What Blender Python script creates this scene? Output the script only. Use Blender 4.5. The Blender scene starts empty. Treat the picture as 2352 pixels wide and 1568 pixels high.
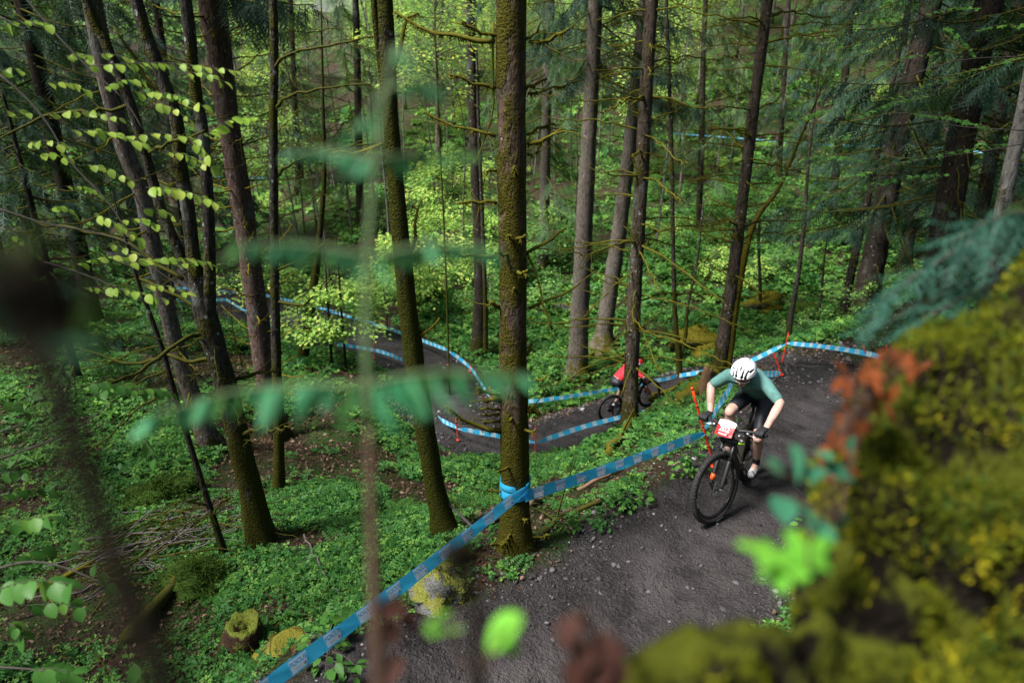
import bpy, math, random
import numpy as np
from mathutils import Vector, Matrix

# ------------------------------------------------------------------ camera, light, exposure
scene = bpy.context.scene
COL = scene.collection
CAM_H, PITCH, FPX = 4.2, math.radians(23), 1568.0
cam_data = bpy.data.cameras.new("camera")
cam_data.lens = 24.0; cam_data.sensor_width = 36.0
cam_data.clip_start = 0.05; cam_data.clip_end = 2000
cam_data.dof.use_dof = True
cam_data.dof.focus_distance = 6.7
cam_data.dof.aperture_fstop = 1.4
cam = bpy.data.objects.new("camera", cam_data)
cam.location = (0, 0, CAM_H); cam.rotation_euler = (math.radians(90) - PITCH, 0, 0)
COL.objects.link(cam); scene.camera = cam

SUN_EL, SUN_AZ = math.radians(57), math.radians(-112)     # azimuth from +Y towards +X
world = bpy.data.worlds.new("World"); scene.world = world; world.use_nodes = True
wn = world.node_tree.nodes; wl = world.node_tree.links; wn.clear()
sky = wn.new("ShaderNodeTexSky"); sky.sky_type = 'NISHITA'; sky.sun_disc = False
sky.sun_elevation = SUN_EL; sky.sun_rotation = SUN_AZ
sky.air_density = 1.0; sky.dust_density = 3.0; sky.ozone_density = 0.6
bg = wn.new("ShaderNodeBackground"); bg.inputs[1].default_value = 0.05
wo = wn.new("ShaderNodeOutputWorld")
wl.new(sky.outputs[0], bg.inputs[0]); wl.new(bg.outputs[0], wo.inputs[0])
sun_d = bpy.data.lights.new("sun", 'SUN'); sun_d.energy = 5.0; sun_d.angle = math.radians(16)
sun_d.color = (1.0, 0.975, 0.93)
sun = bpy.data.objects.new("sun", sun_d); COL.objects.link(sun)
sdir = Vector((math.sin(SUN_AZ) * math.cos(SUN_EL), math.cos(SUN_AZ) * math.cos(SUN_EL), math.sin(SUN_EL)))
sun.rotation_euler = sdir.to_track_quat('Z', 'Y').to_euler(); sun.location = (0, 0, 40)
scene.view_settings.view_transform = 'Standard'; scene.view_settings.look = 'None'
scene.view_settings.exposure = 1.65; scene.view_settings.gamma = 1.0
scene.view_settings.use_curve_mapping = False
scene.render.engine = 'CYCLES'
scene.cycles.use_denoising = True
scene.cycles.max_bounces = 5; scene.cycles.diffuse_bounces = 3; scene.cycles.glossy_bounces = 2
scene.cycles.transmission_bounces = 4; scene.cycles.transparent_max_bounces = 6
scene.cycles.caustics_reflective = False; scene.cycles.caustics_refractive = False
scene.cycles.sample_clamp_indirect = 4.0

rng = np.random.default_rng(7)
random.seed(7)
CP, SP = math.cos(PITCH), math.sin(PITCH)

def ray(u, v):
    """direction (per metre of depth) of a point of the 2352x1568 view"""
    x = (u - 1176.0) / FPX; yd = (v - 784.0) / FPX
    return np.array([x, CP - SP * yd, -(SP + CP * yd)])
def at(u, v, t):
    return np.array([0, 0, CAM_H]) + ray(u, v) * t
def at_y(u, v, y):
    r = ray(u, v); return np.array([0, 0, CAM_H]) + r * (y / r[1])

# ------------------------------------------------------------------ noise
def _hash(ix, iy, s):
    h = (ix.astype(np.int64) * 374761393 + iy.astype(np.int64) * 668265263 + s * 974711) & 0x7fffffff
    h = ((h ^ (h >> 13)) * 1274126177) & 0x7fffffff
    return ((h ^ (h >> 16)) & 0xffff) / 65535.0
def vnoise(x, y, s=0):
    x = np.asarray(x, float); y = np.asarray(y, float)
    ix = np.floor(x); iy = np.floor(y); fx = x - ix; fy = y - iy
    fx = fx * fx * (3 - 2 * fx); fy = fy * fy * (3 - 2 * fy)
    a = _hash(ix, iy, s); b = _hash(ix + 1, iy, s); c = _hash(ix, iy + 1, s); d = _hash(ix + 1, iy + 1, s)
    return (a * (1 - fx) + b * fx) * (1 - fy) + (c * (1 - fx) + d * fx) * fy
def fbm(x, y, o=4, s=0):
    r = 0; a = .5
    for k in range(o):
        r = r + a * vnoise(x * 2 ** k, y * 2 ** k, s + k); a *= .5
    return r

# ------------------------------------------------------------------ mesh helpers
def mesh_np(name, V, faces, mats=(), rnd=None, uv=None, smooth=True, attrs=None, fmat=None):
    """faces: list of int arrays (m,k)"""
    me = bpy.data.meshes.new(name)
    V = np.ascontiguousarray(V, dtype=np.float32)
    faces = [np.asarray(f, dtype=np.int32) for f in faces if len(f)]
    me.vertices.add(len(V)); me.vertices.foreach_set("co", V.ravel())
    nl = sum(f.size for f in faces); npoly = sum(len(f) for f in faces)
    me.loops.add(nl); me.polygons.add(npoly)
    li = np.concatenate([f.ravel() for f in faces])
    tot = np.concatenate([np.full(len(f), f.shape[1], np.int32) for f in faces])
    st = np.concatenate([[0], np.cumsum(tot)[:-1]]).astype(np.int32)
    me.loops.foreach_set("vertex_index", li)
    me.polygons.foreach_set("loop_start", st); me.polygons.foreach_set("loop_total", tot)
    if smooth: me.polygons.foreach_set("use_smooth", np.ones(npoly, bool))
    if fmat is not None: me.polygons.foreach_set("material_index", np.asarray(fmat, np.int32))
    for m in mats: me.materials.append(m)
    if rnd is not None:
        a = me.attributes.new("rnd", 'FLOAT', 'POINT'); a.data.foreach_set("value", np.asarray(rnd, np.float32))
    for k, val in (attrs or {}).items():
        a = me.attributes.new(k, 'FLOAT', 'POINT'); a.data.foreach_set("value", np.asarray(val, np.float32))
    if uv is not None:
        l = me.uv_layers.new(name="UVMap"); l.data.foreach_set("uv", np.asarray(uv, np.float32)[li].ravel())
    me.update(calc_edges=True)
    return me

class MB:
    """collects pieces into one mesh"""
    def __init__(s): s.V = []; s.F = {}; s.n = 0; s.R = []; s.U = []; s.hasuv = False
    def add(s, V, faces, rnd=0.5, uv=None):
        V = np.asarray(V, float)
        for f in faces:
            f = np.asarray(f, int)
            if len(f): s.F.setdefault(f.shape[1], []).append(f + s.n)
        s.V.append(V); s.R.append(np.full(len(V), rnd) if np.isscalar(rnd) else np.asarray(rnd))
        if uv is not None: s.hasuv = True
        s.U.append(np.zeros((len(V), 2)) if uv is None else np.asarray(uv))
        s.n += len(V); return s
    def mesh(s, name, *mats, smooth=True):
        return mesh_np(name, np.concatenate(s.V), [np.concatenate(f) for f in s.F.values()], mats,
                       rnd=np.concatenate(s.R), uv=np.concatenate(s.U) if s.hasuv else None, smooth=smooth)

def link(name, me, parent=None, loc=None, rot=None, scale=None):
    o = bpy.data.objects.new(name, me); COL.objects.link(o)
    if parent is not None: o.parent = parent
    if loc is not None: o.location = loc
    if rot is not None: o.rotation_euler = rot
    if scale is not None: o.scale = scale if hasattr(scale, '__len__') else (scale,) * 3
    return o
def tag(o, label=None, cat=None, group=None, kind=None):
    if label: o["label"] = label
    if cat: o["category"] = cat
    if group: o["group"] = group
    if kind: o["kind"] = kind
    return o
def empty(name, loc=(0, 0, 0), rot=(0, 0, 0)):
    o = bpy.data.objects.new(name, None); COL.objects.link(o)
    o.location = loc; o.rotation_euler = rot; o.empty_display_size = .1
    return o

def frames(P):
    P = np.asarray(P, float); n = len(P)
    T = np.gradient(P, axis=0); T /= np.linalg.norm(T, axis=1)[:, None] + 1e-9
    N = np.zeros_like(P)
    ref = np.array([1., 0, 0]) if abs(T[0][0]) < .8 else np.array([0, 1., 0])
    v = ref - T[0] * ref.dot(T[0]); v /= np.linalg.norm(v)
    for i in range(n):
        v = v - T[i] * v.dot(T[i]); v /= np.linalg.norm(v) + 1e-9; N[i] = v
    return T, N, np.cross(T, N)
def tube(P, r, seg=8, jit=0.0, cap=True, seed=0, lump=0.0):
    P = np.asarray(P, float); n = len(P); r = np.broadcast_to(np.asarray(r, float), (n,))
    T, N, B = frames(P)
    a = np.linspace(0, 2 * np.pi, seg, endpoint=False)
    rr = np.repeat(r[:, None], seg, 1)
    if jit or lump:
        g = np.random.default_rng(seed)
        rr = rr * (1 + jit * (g.random((n, seg)) - .5))
        if lump:
            k = np.cumsum(np.r_[0, np.linalg.norm(np.diff(P, axis=0), axis=1)])
            aa = a / (2 * np.pi) * 4
            rr = rr * (1 + lump * (vnoise(k[:, None] * 5 + seed * 7.3, np.broadcast_to(aa, (n, seg)), seed) - .5))
    V = P[:, None] + rr[..., None] * (np.cos(a)[None, :, None] * N[:, None] + np.sin(a)[None, :, None] * B[:, None])
    V = V.reshape(-1, 3)
    i = np.arange(n - 1)[:, None] * seg; j = np.arange(seg)[None]
    j2 = (j + 1) % seg
    F = np.stack([i + j, i + j2, i + seg + j2, i + seg + j], -1).reshape(-1, 4)
    faces = [F]
    if cap:
        V = np.concatenate([V, P[:1], P[-1:]])
        c0 = n * seg; c1 = c0 + 1; jj = np.arange(seg)
        faces.append(np.stack([np.full(seg, c0), (jj + 1) % seg, jj], -1))
        faces.append(np.stack([np.full(seg, c1), (n - 1) * seg + jj, (n - 1) * seg + (jj + 1) % seg], -1))
    return V, faces
def smooth_path(P, n):
    """Catmull-Rom through the points (any number of columns)"""
    P = np.asarray(P, float)
    Q = np.concatenate([[2 * P[0] - P[1]], P, [2 * P[-1] - P[-2]]])
    s = np.linspace(0, len(P) - 1 - 1e-6, n); k = s.astype(int); f = (s - k)[:, None]
    a, b, c, d = Q[k], Q[k + 1], Q[k + 2], Q[k + 3]
    return .5 * (2 * b + (c - a) * f + (2 * a - 5 * b + 4 * c - d) * f ** 2 + (3 * b - a - 3 * c + d) * f ** 3)
def box(c, s, R=None):
    v = np.array([[x, y, z] for x in (-.5, .5) for y in (-.5, .5) for z in (-.5, .5)]) * np.asarray(s)
    if R is not None: v = v @ np.asarray(R).T
    return v + np.asarray(c), [np.array([[0, 1, 3, 2], [4, 6, 7, 5], [0, 4, 5, 1], [2, 3, 7, 6], [0, 2, 6, 4], [1, 5, 7, 3]])]
def rotm(ax, ay, az):
    cx, sx, cy, sy, cz, sz = np.cos(ax), np.sin(ax), np.cos(ay), np.sin(ay), np.cos(az), np.sin(az)
    X = np.stack([np.stack([np.ones_like(cx), 0 * cx, 0 * cx], -1), np.stack([0 * cx, cx, -sx], -1), np.stack([0 * cx, sx, cx], -1)], -2)
    Y = np.stack([np.stack([cy, 0 * cy, sy], -1), np.stack([0 * cy, np.ones_like(cy), 0 * cy], -1), np.stack([-sy, 0 * cy, cy], -1)], -2)
    Z = np.stack([np.stack([cz, -sz, 0 * cz], -1), np.stack([sz, cz, 0 * cz], -1), np.stack([0 * cz, 0 * cz, np.ones_like(cz)], -1)], -2)
    return Z @ Y @ X
def scatter(TV, TF, pos, R, sc):
    """replicate a template: returns V, faces, instance index per vertex"""
    N = len(pos); m = len(TV)
    V = np.einsum('nij,mj->nmi', R, TV) * np.asarray(sc).reshape(N, 1, -1) + pos[:, None]
    off = (np.arange(N) * m)[:, None, None]
    return V.reshape(-1, 3), [(f[None] + off).reshape(-1, f.shape[1]) for f in TF], np.repeat(np.arange(N), m)
def from_dir(D, roll=None):
    """rotation matrices whose local X is along D and Z as near up as can be"""
    D = np.asarray(D, float); D = D / (np.linalg.norm(D, axis=-1, keepdims=True) + 1e-9)
    up = np.zeros_like(D); up[..., 2] = 1
    Y = np.cross(up, D); Y /= np.linalg.norm(Y, axis=-1, keepdims=True) + 1e-9
    Z = np.cross(D, Y)
    if roll is not None:
        c, s = np.cos(roll)[..., None], np.sin(roll)[..., None]
        Y, Z = Y * c + Z * s, Z * c - Y * s
    return np.stack([D, Y, Z], -1)

# ------------------------------------------------------------------ materials
def newmat(name):
    m = bpy.data.materials.new(name); m.use_nodes = True
    nt = m.node_tree; nt.nodes.clear()
    out = nt.nodes.new("ShaderNodeOutputMaterial")
    return m, nt, out
def nd(nt, typ, ins=None, **kw):
    n = nt.nodes.new(typ)
    for k, v in kw.items(): setattr(n, k, v)
    for k, v in (ins or {}).items():
        if isinstance(v, bpy.types.NodeSocket): nt.links.new(v, n.inputs[k])
        else: n.inputs[k].default_value = v
    return n
def c4(c): return (c[0], c[1], c[2], 1.0)
def mix(nt, f, a, b, mode='MIX'):
    n = nt.nodes.new("ShaderNodeMix"); n.data_type = 'RGBA'; n.blend_type = mode
    for idx, v in ((0, f), (6, a), (7, b)):
        if isinstance(v, bpy.types.NodeSocket): nt.links.new(v, n.inputs[idx])
        else: n.inputs[idx].default_value = v if idx == 0 else c4(v)
    return n.outputs[2]
def ramp(nt, f, lo, hi):
    n = nd(nt, "ShaderNodeMapRange", {0: f, 1: lo, 2: hi}); n.clamp = True
    return n.outputs[0]
def math_(nt, op, a, b=0.0):
    n = nt.nodes.new("ShaderNodeMath"); n.operation = op
    for i, v in ((0, a), (1, b)):
        if isinstance(v, bpy.types.NodeSocket): nt.links.new(v, n.inputs[i])
        else: n.inputs[i].default_value = v
    return n.outputs[0]
def coords(nt, scale=(1, 1, 1), kind=3):
    tc = nt.nodes.new("ShaderNodeTexCoord")
    mp = nd(nt, "ShaderNodeMapping", {0: tc.outputs[kind], 3: scale})
    return mp.outputs[0]
def noise(nt, vec, scale, detail=4, rough=.55):
    return nd(nt, "ShaderNodeTexNoise", {"Vector": vec, "Scale": scale, "Detail": detail, "Roughness": rough}).outputs[0]
def bump(nt, h, strength, dist=.02):
    return nd(nt, "ShaderNodeBump", {"Height": h, "Strength": strength, "Distance": dist}).outputs[0]
def bsdf(nt, out, col, rough=.7, normal=None, metal=0.0, spec=.4, **kw):
    b = nt.nodes.new("ShaderNodeBsdfPrincipled")
    for k, v in (("Base Color", col), ("Roughness", rough), ("Metallic", metal), ("Specular IOR Level", spec)):
        if isinstance(v, bpy.types.NodeSocket): nt.links.new(v, b.inputs[k])
        else: b.inputs[k].default_value = c4(v) if k == "Base Color" else v
    for k, v in kw.items(): b.inputs[k].default_value = v
    if normal is not None: nt.links.new(normal, b.inputs["Normal"])
    if out is not None: nt.links.new(b.outputs[0], out.inputs[0])
    return b
def simple(name, c, rough=.6, metal=0.0, vary=.15, scale=30, bumpy=0.0, spec=.4, dirt=None, **kw):
    m, nt, out = newmat(name)
    v = coords(nt)
    n = noise(nt, v, scale)
    col = mix(nt, n, [x * (1 - vary) for x in c], [min(1, x * (1 + vary)) for x in c])
    if dirt is not None:
        col = mix(nt, ramp(nt, noise(nt, v, scale * .6, 5, .7), .52, .66), col, dirt)
    bsdf(nt, out, col, rough, bump(nt, n, bumpy) if bumpy else None, metal, spec, **kw)
    return m
def leafmat(name, c1, c2, c3=None, rough=.5, trans=.35, attr="rnd", spec=.12):
    m, nt, out = newmat(name)
    a = nd(nt, "ShaderNodeAttribute", attribute_name=attr).outputs[2]
    oi = nt.nodes.new("ShaderNodeObjectInfo").outputs["Random"]
    f = math_(nt, 'FRACT', math_(nt, 'ADD', a, oi))
    col = mix(nt, f, c1, c2)
    if c3 is not None: col = mix(nt, ramp(nt, f, .8, .95), col, c3)
    b = bsdf(nt, None, col, rough, spec=spec)
    t = nd(nt, "ShaderNodeBsdfTranslucent", {"Color": mix(nt, .35, col, (.27, .52, .09), 'MIX')})
    ms = nd(nt, "ShaderNodeMixShader", {0: trans, 1: b.outputs[0], 2: t.outputs[0]})
    nt.links.new(ms.outputs[0], out.inputs[0])
    return m
def barkmat(name, c1, c2, moss=(.055, .062, .012), mossy=.5, mossh=1.0, lichen=.2, plate=14.0, moss2=None, lich_col=(.33, .36, .33)):
    """bark with plates, a moss coat that is thicker near the foot, and pale lichen spots"""
    m, nt, out = newmat(name)
    c1 = [x * .42 for x in c1]; c2 = [x * .62 for x in c2]; moss = [x * .55 for x in moss]; lich_col = [x * .7 for x in lich_col]     # all tones scaled down for deeper contrast
    o = coords(nt); st = coords(nt, (1, 1, .3))
    n1 = noise(nt, st, plate * 2.2, 4, .7)
    col = mix(nt, ramp(nt, n1, .3, .72), c1, c2)
    col = mix(nt, ramp(nt, n1, .30, .42), [x * .35 for x in c1], col)
    vl = nd(nt, "ShaderNodeTexVoronoi", {"Vector": o, "Scale": 16.0})
    lm = math_(nt, 'MULTIPLY', math_(nt, 'LESS_THAN', vl.outputs[0], .30), math_(nt, 'LESS_THAN', nd(nt, "ShaderNodeSeparateColor", {0: vl.outputs[1]}).outputs[0], .30 * lichen))
    col = mix(nt, math_(nt, 'MULTIPLY', lm, ramp(nt, n1, .35, .6)), col, lich_col)
    n4 = noise(nt, coords(nt, (1, 1, .6)), 3.3, 3, .6)
    col = mix(nt, math_(nt, 'MULTIPLY', ramp(nt, n4, .58, .66), .25 + .5 * lichen), col, [x * .45 for x in lich_col])
    z = nd(nt, "ShaderNodeSeparateXYZ", {0: o}).outputs[2]
    foot = math_(nt, 'MULTIPLY', math_(nt, 'SUBTRACT', 1.0, ramp(nt, z, 0.0, mossh)), .28)
    mm = math_(nt, 'ADD', noise(nt, coords(nt, (1, 1, .45)), 4.0, 4, .72), foot)
    mk = ramp(nt, mm, .70 - .34 * mossy, .80 - .34 * mossy)
    n3 = noise(nt, o, 60, 2)
    mc = mix(nt, n3, [x * .45 for x in moss], [x * 1.7 for x in (moss2 or moss)])
    col = mix(nt, mk, col, mc)
    h = math_(nt, 'ADD', n1, math_(nt, 'MULTIPLY', mk, n3))
    bsdf(nt, out, col, .85, bump(nt, h, 1.0, .035), spec=.06)
    return m
# ------------------------------------------------------------------ terrain surface
CTL = [  # u, v, depth of ground points of the view
 (1623,1187,6.65),(1500,1530,5.2),(1250,1400,5.75),(1185,1270,6.4),(1000,1560,5.0),(620,1560,5.3),(300,1500,5.8),(0,1500,6.1),
 (0,1100,9.5),(0,800,14),(600,1240,7.8),(800,1400,6.2),(1025,1225,7.1),(640,1130,9.3),(480,1030,11),(630,1000,13),(850,1000,13),
 (1000,1080,11.3),(1050,1000,15),(1230,1042,14.6),(1410,982,16.8),(1560,910,17.4),(1797,822,16.5),(1900,850,14.6),(1850,900,11.8),
 (1830,1000,9.3),(1800,1100,7.9),(1645,1012,7.9),(1447,976,11.5),(1650,855,13),(1793,860,12.5),(1325,860,19.5),(1100,812,20.5),
 (1385,800,21),(1500,780,21),(1700,760,22),(1900,760,19),(2000,700,22),(1000,830,19),(700,740,24.5),(450,690,28),(700,830,17),
 (700,900,14.5),(900,700,25),(300,800,16),(900,560,31),(1100,640,27),(1300,600,27),(1700,600,26),(2000,600,25),(1500,450,33),
 (1800,450,32),(2100,450,30),(1800,330,38),(2200,345,36),(1200,330,42),(700,400,42),(100,410,38),(1800,60,55),(2300,60,50),
 (1200,60,64),(800,180,75),(300,120,60),(0,150,55),(1300,1130,8.9),(1450,1060,9.0),(1560,1120,7.4),(200,600,26),(600,560,33),(1230,1100,10.7),(1230,1062,12.7),(1100,1062,13.0),(1400,1035,12.4),
]
CW = [(0,-1,2.9),(0,.7,2.35),(-2,.5,1.5),(-5,1,.3),(-9,2,-.3),(2,.5,2.6),(3,2,2.1),(3.9,4,1.5),(5,6,1.1),(6.6,8,.7),(8,11,.3),(9.5,14,-.5),
      (1.3,2.2,.9),(0,-10,5),(10,-5,6),(-12,-5,2),(14,3,4.5),(14,12,2.5),(-14,8,-1),(-20,20,-2),(18,24,0),(24,40,5),(-28,40,2),
      (0,120,30),(60,110,42),(-66,110,20),(-27,112,1),(-38,170,3),(120,20,30),(-120,20,15),(0,-100,30),(90,-60,35),(-90,-60,20),(150,150,60),(-150,150,40),(20,80,22)]
cp = np.array([at(*c) for c in CTL] + [np.array(c, float) for c in CW])
def _phi(d2): return .5 * d2 * np.log(d2 + 1e-9)
_n = len(cp); _d2 = ((cp[:, None, :2] - cp[None, :, :2]) ** 2).sum(-1)
_A = np.zeros((_n + 3, _n + 3)); _A[:_n, :_n] = _phi(_d2) + np.eye(_n) * .12
_Pm = np.c_[np.ones(_n), cp[:, :2]]; _A[:_n, _n:] = _Pm; _A[_n:, :_n] = _Pm.T
_w = np.linalg.solve(_A, np.r_[cp[:, 2], 0, 0, 0])
def H0(x, y):
    x = np.asarray(x, float); y = np.asarray(y, float); sh = x.shape; x = x.ravel(); y = y.ravel()
    out = np.empty(len(x))
    for s in range(0, len(x), 40000):
        xs, ys = x[s:s + 40000], y[s:s + 40000]
        d2 = (xs[:, None] - cp[None, :, 0]) ** 2 + (ys[:, None] - cp[None, :, 1]) ** 2
        out[s:s + 40000] = _phi(d2) @ _w[:_n] + _w[_n] + _w[_n + 1] * xs + _w[_n + 2] * ys
    return out.reshape(sh)

TRAIL = [(900,1760,4.6),(1150,1620,4.95),(1430,1430,5.6),(1640,1230,6.5),(1765,1100,7.7),(1850,980,9.6),(1900,895,11.9),(1905,854,14),
         (1815,842,15.7),(1710,864,17),(1560,906,17.4),(1410,966,16.8),(1230,1010,15.4),(1100,1005,15.1),(1040,942,16.4),(1000,865,18),(880,800,20.5),
         (700,745,24.3),(550,708,27),(400,690,29),(200,680,31),(-100,670,33)]
tp = smooth_path(np.array([at(*c)[:2] for c in TRAIL]), 84)
_zc = H0(tp[:, 0], tp[:, 1])
for _ in range(4):      # the trail bed: heights smoothed along its length
    _q = np.r_[_zc[:1], _zc[:1], _zc, _zc[-1:], _zc[-1:]]; _zc = (_q[:-4] + _q[1:-3] + _q[2:-2] + _q[3:-1] + _q[4:]) / 5
def trail_near(x, y):
    """distance to the trail's middle line and the height of its bed there"""
    x = np.asarray(x, float); y = np.asarray(y, float); sh = x.shape; x = x.ravel(); y = y.ravel()
    best = np.full(len(x), 1e9); zb = np.zeros(len(x))
    for a, b, za, zb_ in zip(tp[:-1], tp[1:], _zc[:-1], _zc[1:]):
        ab = b - a; L = ab @ ab + 1e-12
        t = np.clip(((x - a[0]) * ab[0] + (y - a[1]) * ab[1]) / L, 0, 1)
        d = np.hypot(x - a[0] - t * ab[0], y - a[1] - t * ab[1]); k = d < best
        best = np.where(k, d, best); zb = np.where(k, za + (zb_ - za) * t, zb)
    return best.reshape(sh), zb.reshape(sh)
def trail_d(x, y):
    x = np.asarray(x, float); y = np.asarray(y, float); sh = x.shape; x = x.ravel(); y = y.ravel()
    best = np.full(len(x), 1e9)
    for a, b in zip(tp[:-1], tp[1:]):
        ab = b - a; L = ab @ ab + 1e-12
        t = np.clip(((x - a[0]) * ab[0] + (y - a[1]) * ab[1]) / L, 0, 1)
        d = np.hypot(x - a[0] - t * ab[0], y - a[1] - t * ab[1]); best = np.minimum(best, d)
    return best.reshape(sh)
def trail_mask(x, y):
    d = trail_d(x, y) + (fbm(x * 1.3, y * 1.3, 4, 5) - .47) * .75
    return np.clip((1.12 + .25 * np.clip((np.asarray(y) - 11) / 3, 0, 1) - d) / .34, 0, 1)
def H(x, y):
    x = np.asarray(x, float); y = np.asarray(y, float)
    d, zb = trail_near(x, y); off = np.clip((d - .6) / 1.5, 0, 1)
    w = np.clip((1.75 - d) / 1.0, 0, 1); w = w * w * (3 - 2 * w)
    r = np.hypot(x, y); far = np.clip((r - 25) / 40, 0, 1)
    z = H0(x, y) * (1 - w) + zb * w + off * ((fbm(x * .9, y * .9, 4, 11) - .47) * .42 + far * (fbm(x * .12, y * .12, 3, 3) - .45) * 4)
    z = z + (1 - off) * ((fbm(x * 2.2, y * 2.2, 3, 21) - .45) * .06 - np.exp(-(d / .35) ** 2) * .03)
    return z
# look-up grids: height and distance to the trail
_gx = np.arange(-62, 62.01, .2); _gy = np.arange(-4, 84.01, .2)
_GX, _GY = np.meshgrid(_gx, _gy, indexing='ij')
_HG = H(_GX, _GY); _DG = trail_d(_GX, _GY)
def _bil(G, x, y):
    x = np.asarray(x, float); y = np.asarray(y, float)
    fx = np.clip((x + 62) / .2, 0, len(_gx) - 1.001); fy = np.clip((y + 4) / .2, 0, len(_gy) - 1.001)
    i = fx.astype(int); j = fy.astype(int); fx = fx - i; fy = fy - j
    return (G[i, j] * (1 - fx) + G[i + 1, j] * fx) * (1 - fy) + (G[i, j + 1] * (1 - fx) + G[i + 1, j + 1] * fx) * fy
def HS(x, y): return _bil(_HG, x, y)
def DS(x, y): return _bil(_DG, x, y)
def hz(x, y): return float(HS(np.array([x]), np.array([y]))[0])
def ground_at(u, v):
    t = np.arange(2.4, 70, .02)[:, None]; p = np.array([0, 0, CAM_H]) + ray(u, v) * t
    k = np.nonzero(p[:, 2] < HS(p[:, 0], p[:, 1]))[0]
    return p[k[0]] if len(k) else p[-1]

def build_ground():
    # one sheet, finer towards the clearing; angle columns all round
    th = np.r_[np.linspace(-62, 62, 520), np.linspace(64, 296, 90)]
    th = np.radians(np.unique(th)); nt_ = len(th)
    rr = np.r_[[0.0], np.geomspace(.6, 420, 360)]
    RR, TH = np.meshgrid(rr[1:], th, indexing='ij')
    X = RR * np.sin(TH); Y = RR * np.cos(TH)
    Z = H(X, Y); M = trail_mask(X, Y)
    Z = Z + M * (fbm(X * 9, Y * 9, 3, 31) - .45) * .035
    V = np.stack([X, Y, Z], -1).reshape(-1, 3)
    nr = len(rr) - 1
    i = np.arange(nr - 1)[:, None] * nt_; j = np.arange(nt_)[None]; j2 = (j + 1) % nt_
    F = np.stack([i + j, i + nt_ + j, i + nt_ + j2, i + j2], -1).reshape(-1, 4)
    V = np.concatenate([V, [[0, 0, hz(0, 0)]]]); c = len(V) - 1
    T = np.stack([np.full(nt_, c), np.arange(nt_), (np.arange(nt_) + 1) % nt_], -1)
    M = np.r_[M.ravel(), 0]; LN = np.r_[np.exp(-((trail_d(X, Y) + (vnoise(X * .9, Y * .9, 55) - .5) * .5) / .34) ** 2).ravel(), 0]
    ft = M[F].mean(1) > .5
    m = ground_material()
    for nm, FF in (("ground", [F[~ft], T]), ("trail", [F[ft]])):
        used = np.zeros(len(V), bool)
        for f in FF: used[f.ravel()] = True
        idx = np.cumsum(used) - 1
        me = mesh_np(nm, V[used], [idx[f] for f in FF], (m,), attrs={"trail": M[used], "lane": LN[used]})
        tag(link(nm, me), kind="structure")

def ground_material():
    m, nt, out = newmat("forest_floor")
    g = nt.nodes.new("ShaderNodeNewGeometry").outputs["Position"]
    tr = nd(nt, "ShaderNodeAttribute", attribute_name="trail").outputs[2]
    nA = noise(nt, g, .55, 3, .6); nB = noise(nt, g, 6, 4, .65); nC = noise(nt, g, 34, 3, .7)
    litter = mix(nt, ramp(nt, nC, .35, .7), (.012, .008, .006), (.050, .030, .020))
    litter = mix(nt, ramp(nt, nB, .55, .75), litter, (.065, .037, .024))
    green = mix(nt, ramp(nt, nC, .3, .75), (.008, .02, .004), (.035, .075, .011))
    forest = mix(nt, ramp(nt, math_(nt, 'ADD', math_(nt, 'MULTIPLY', nA, .7), math_(nt, 'MULTIPLY', nB, .35)), .47, .60), litter, green)
    vo = nd(nt, "ShaderNodeTexVoronoi", {"Vector": g, "Scale": 42.0}); vd = vo.outputs[0]
    nD = noise(nt, g, 1.7, 3, .6)
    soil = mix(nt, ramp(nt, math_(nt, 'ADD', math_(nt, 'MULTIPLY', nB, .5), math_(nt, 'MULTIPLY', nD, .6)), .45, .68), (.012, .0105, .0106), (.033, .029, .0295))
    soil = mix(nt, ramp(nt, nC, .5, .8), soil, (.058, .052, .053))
    peb = math_(nt, 'MULTIPLY', math_(nt, 'LESS_THAN', vd, .33), ramp(nt, nA, .4, .6))
    soil = mix(nt, math_(nt, 'MULTIPLY', peb, .45), soil, (.08, .074, .073))
    ln = nd(nt, "ShaderNodeAttribute", attribute_name="lane").outputs[2]
    soil = mix(nt, math_(nt, 'MULTIPLY', ln, ramp(nt, nD, .3, .62)), soil, (.058, .051, .052))
    col = mix(nt, ramp(nt, tr, .25, .8), forest, soil)
    h = math_(nt, 'ADD', nC, math_(nt, 'MULTIPLY', nB, 1.5))
    ro = mix(nt, ramp(nt, nB, .4, .7), (.5, .5, .5), (.85, .85, .85))
    bsdf(nt, out, col, ro, bump(nt, h, 1.0, .05), spec=.10)
    return m
build_ground()
# ------------------------------------------------------------------ bark and foliage materials
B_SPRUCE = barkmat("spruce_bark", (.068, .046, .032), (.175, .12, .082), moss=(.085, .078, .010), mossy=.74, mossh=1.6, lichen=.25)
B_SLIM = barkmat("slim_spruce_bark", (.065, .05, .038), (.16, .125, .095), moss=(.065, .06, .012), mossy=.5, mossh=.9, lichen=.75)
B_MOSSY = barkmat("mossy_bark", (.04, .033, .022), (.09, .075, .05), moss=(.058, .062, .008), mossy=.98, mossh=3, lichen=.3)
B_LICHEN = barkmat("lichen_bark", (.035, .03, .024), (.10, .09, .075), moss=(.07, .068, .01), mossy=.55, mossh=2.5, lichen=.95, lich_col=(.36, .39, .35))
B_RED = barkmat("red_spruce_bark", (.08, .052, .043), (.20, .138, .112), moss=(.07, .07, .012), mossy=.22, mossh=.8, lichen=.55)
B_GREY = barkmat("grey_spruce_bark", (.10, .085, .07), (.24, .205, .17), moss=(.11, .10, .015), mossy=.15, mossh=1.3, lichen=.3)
B_PALE = barkmat("pale_bark", (.13, .122, .11), (.33, .315, .285), moss=(.08, .08, .015), mossy=.3, mossh=2, lichen=.6, plate=8)
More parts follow.
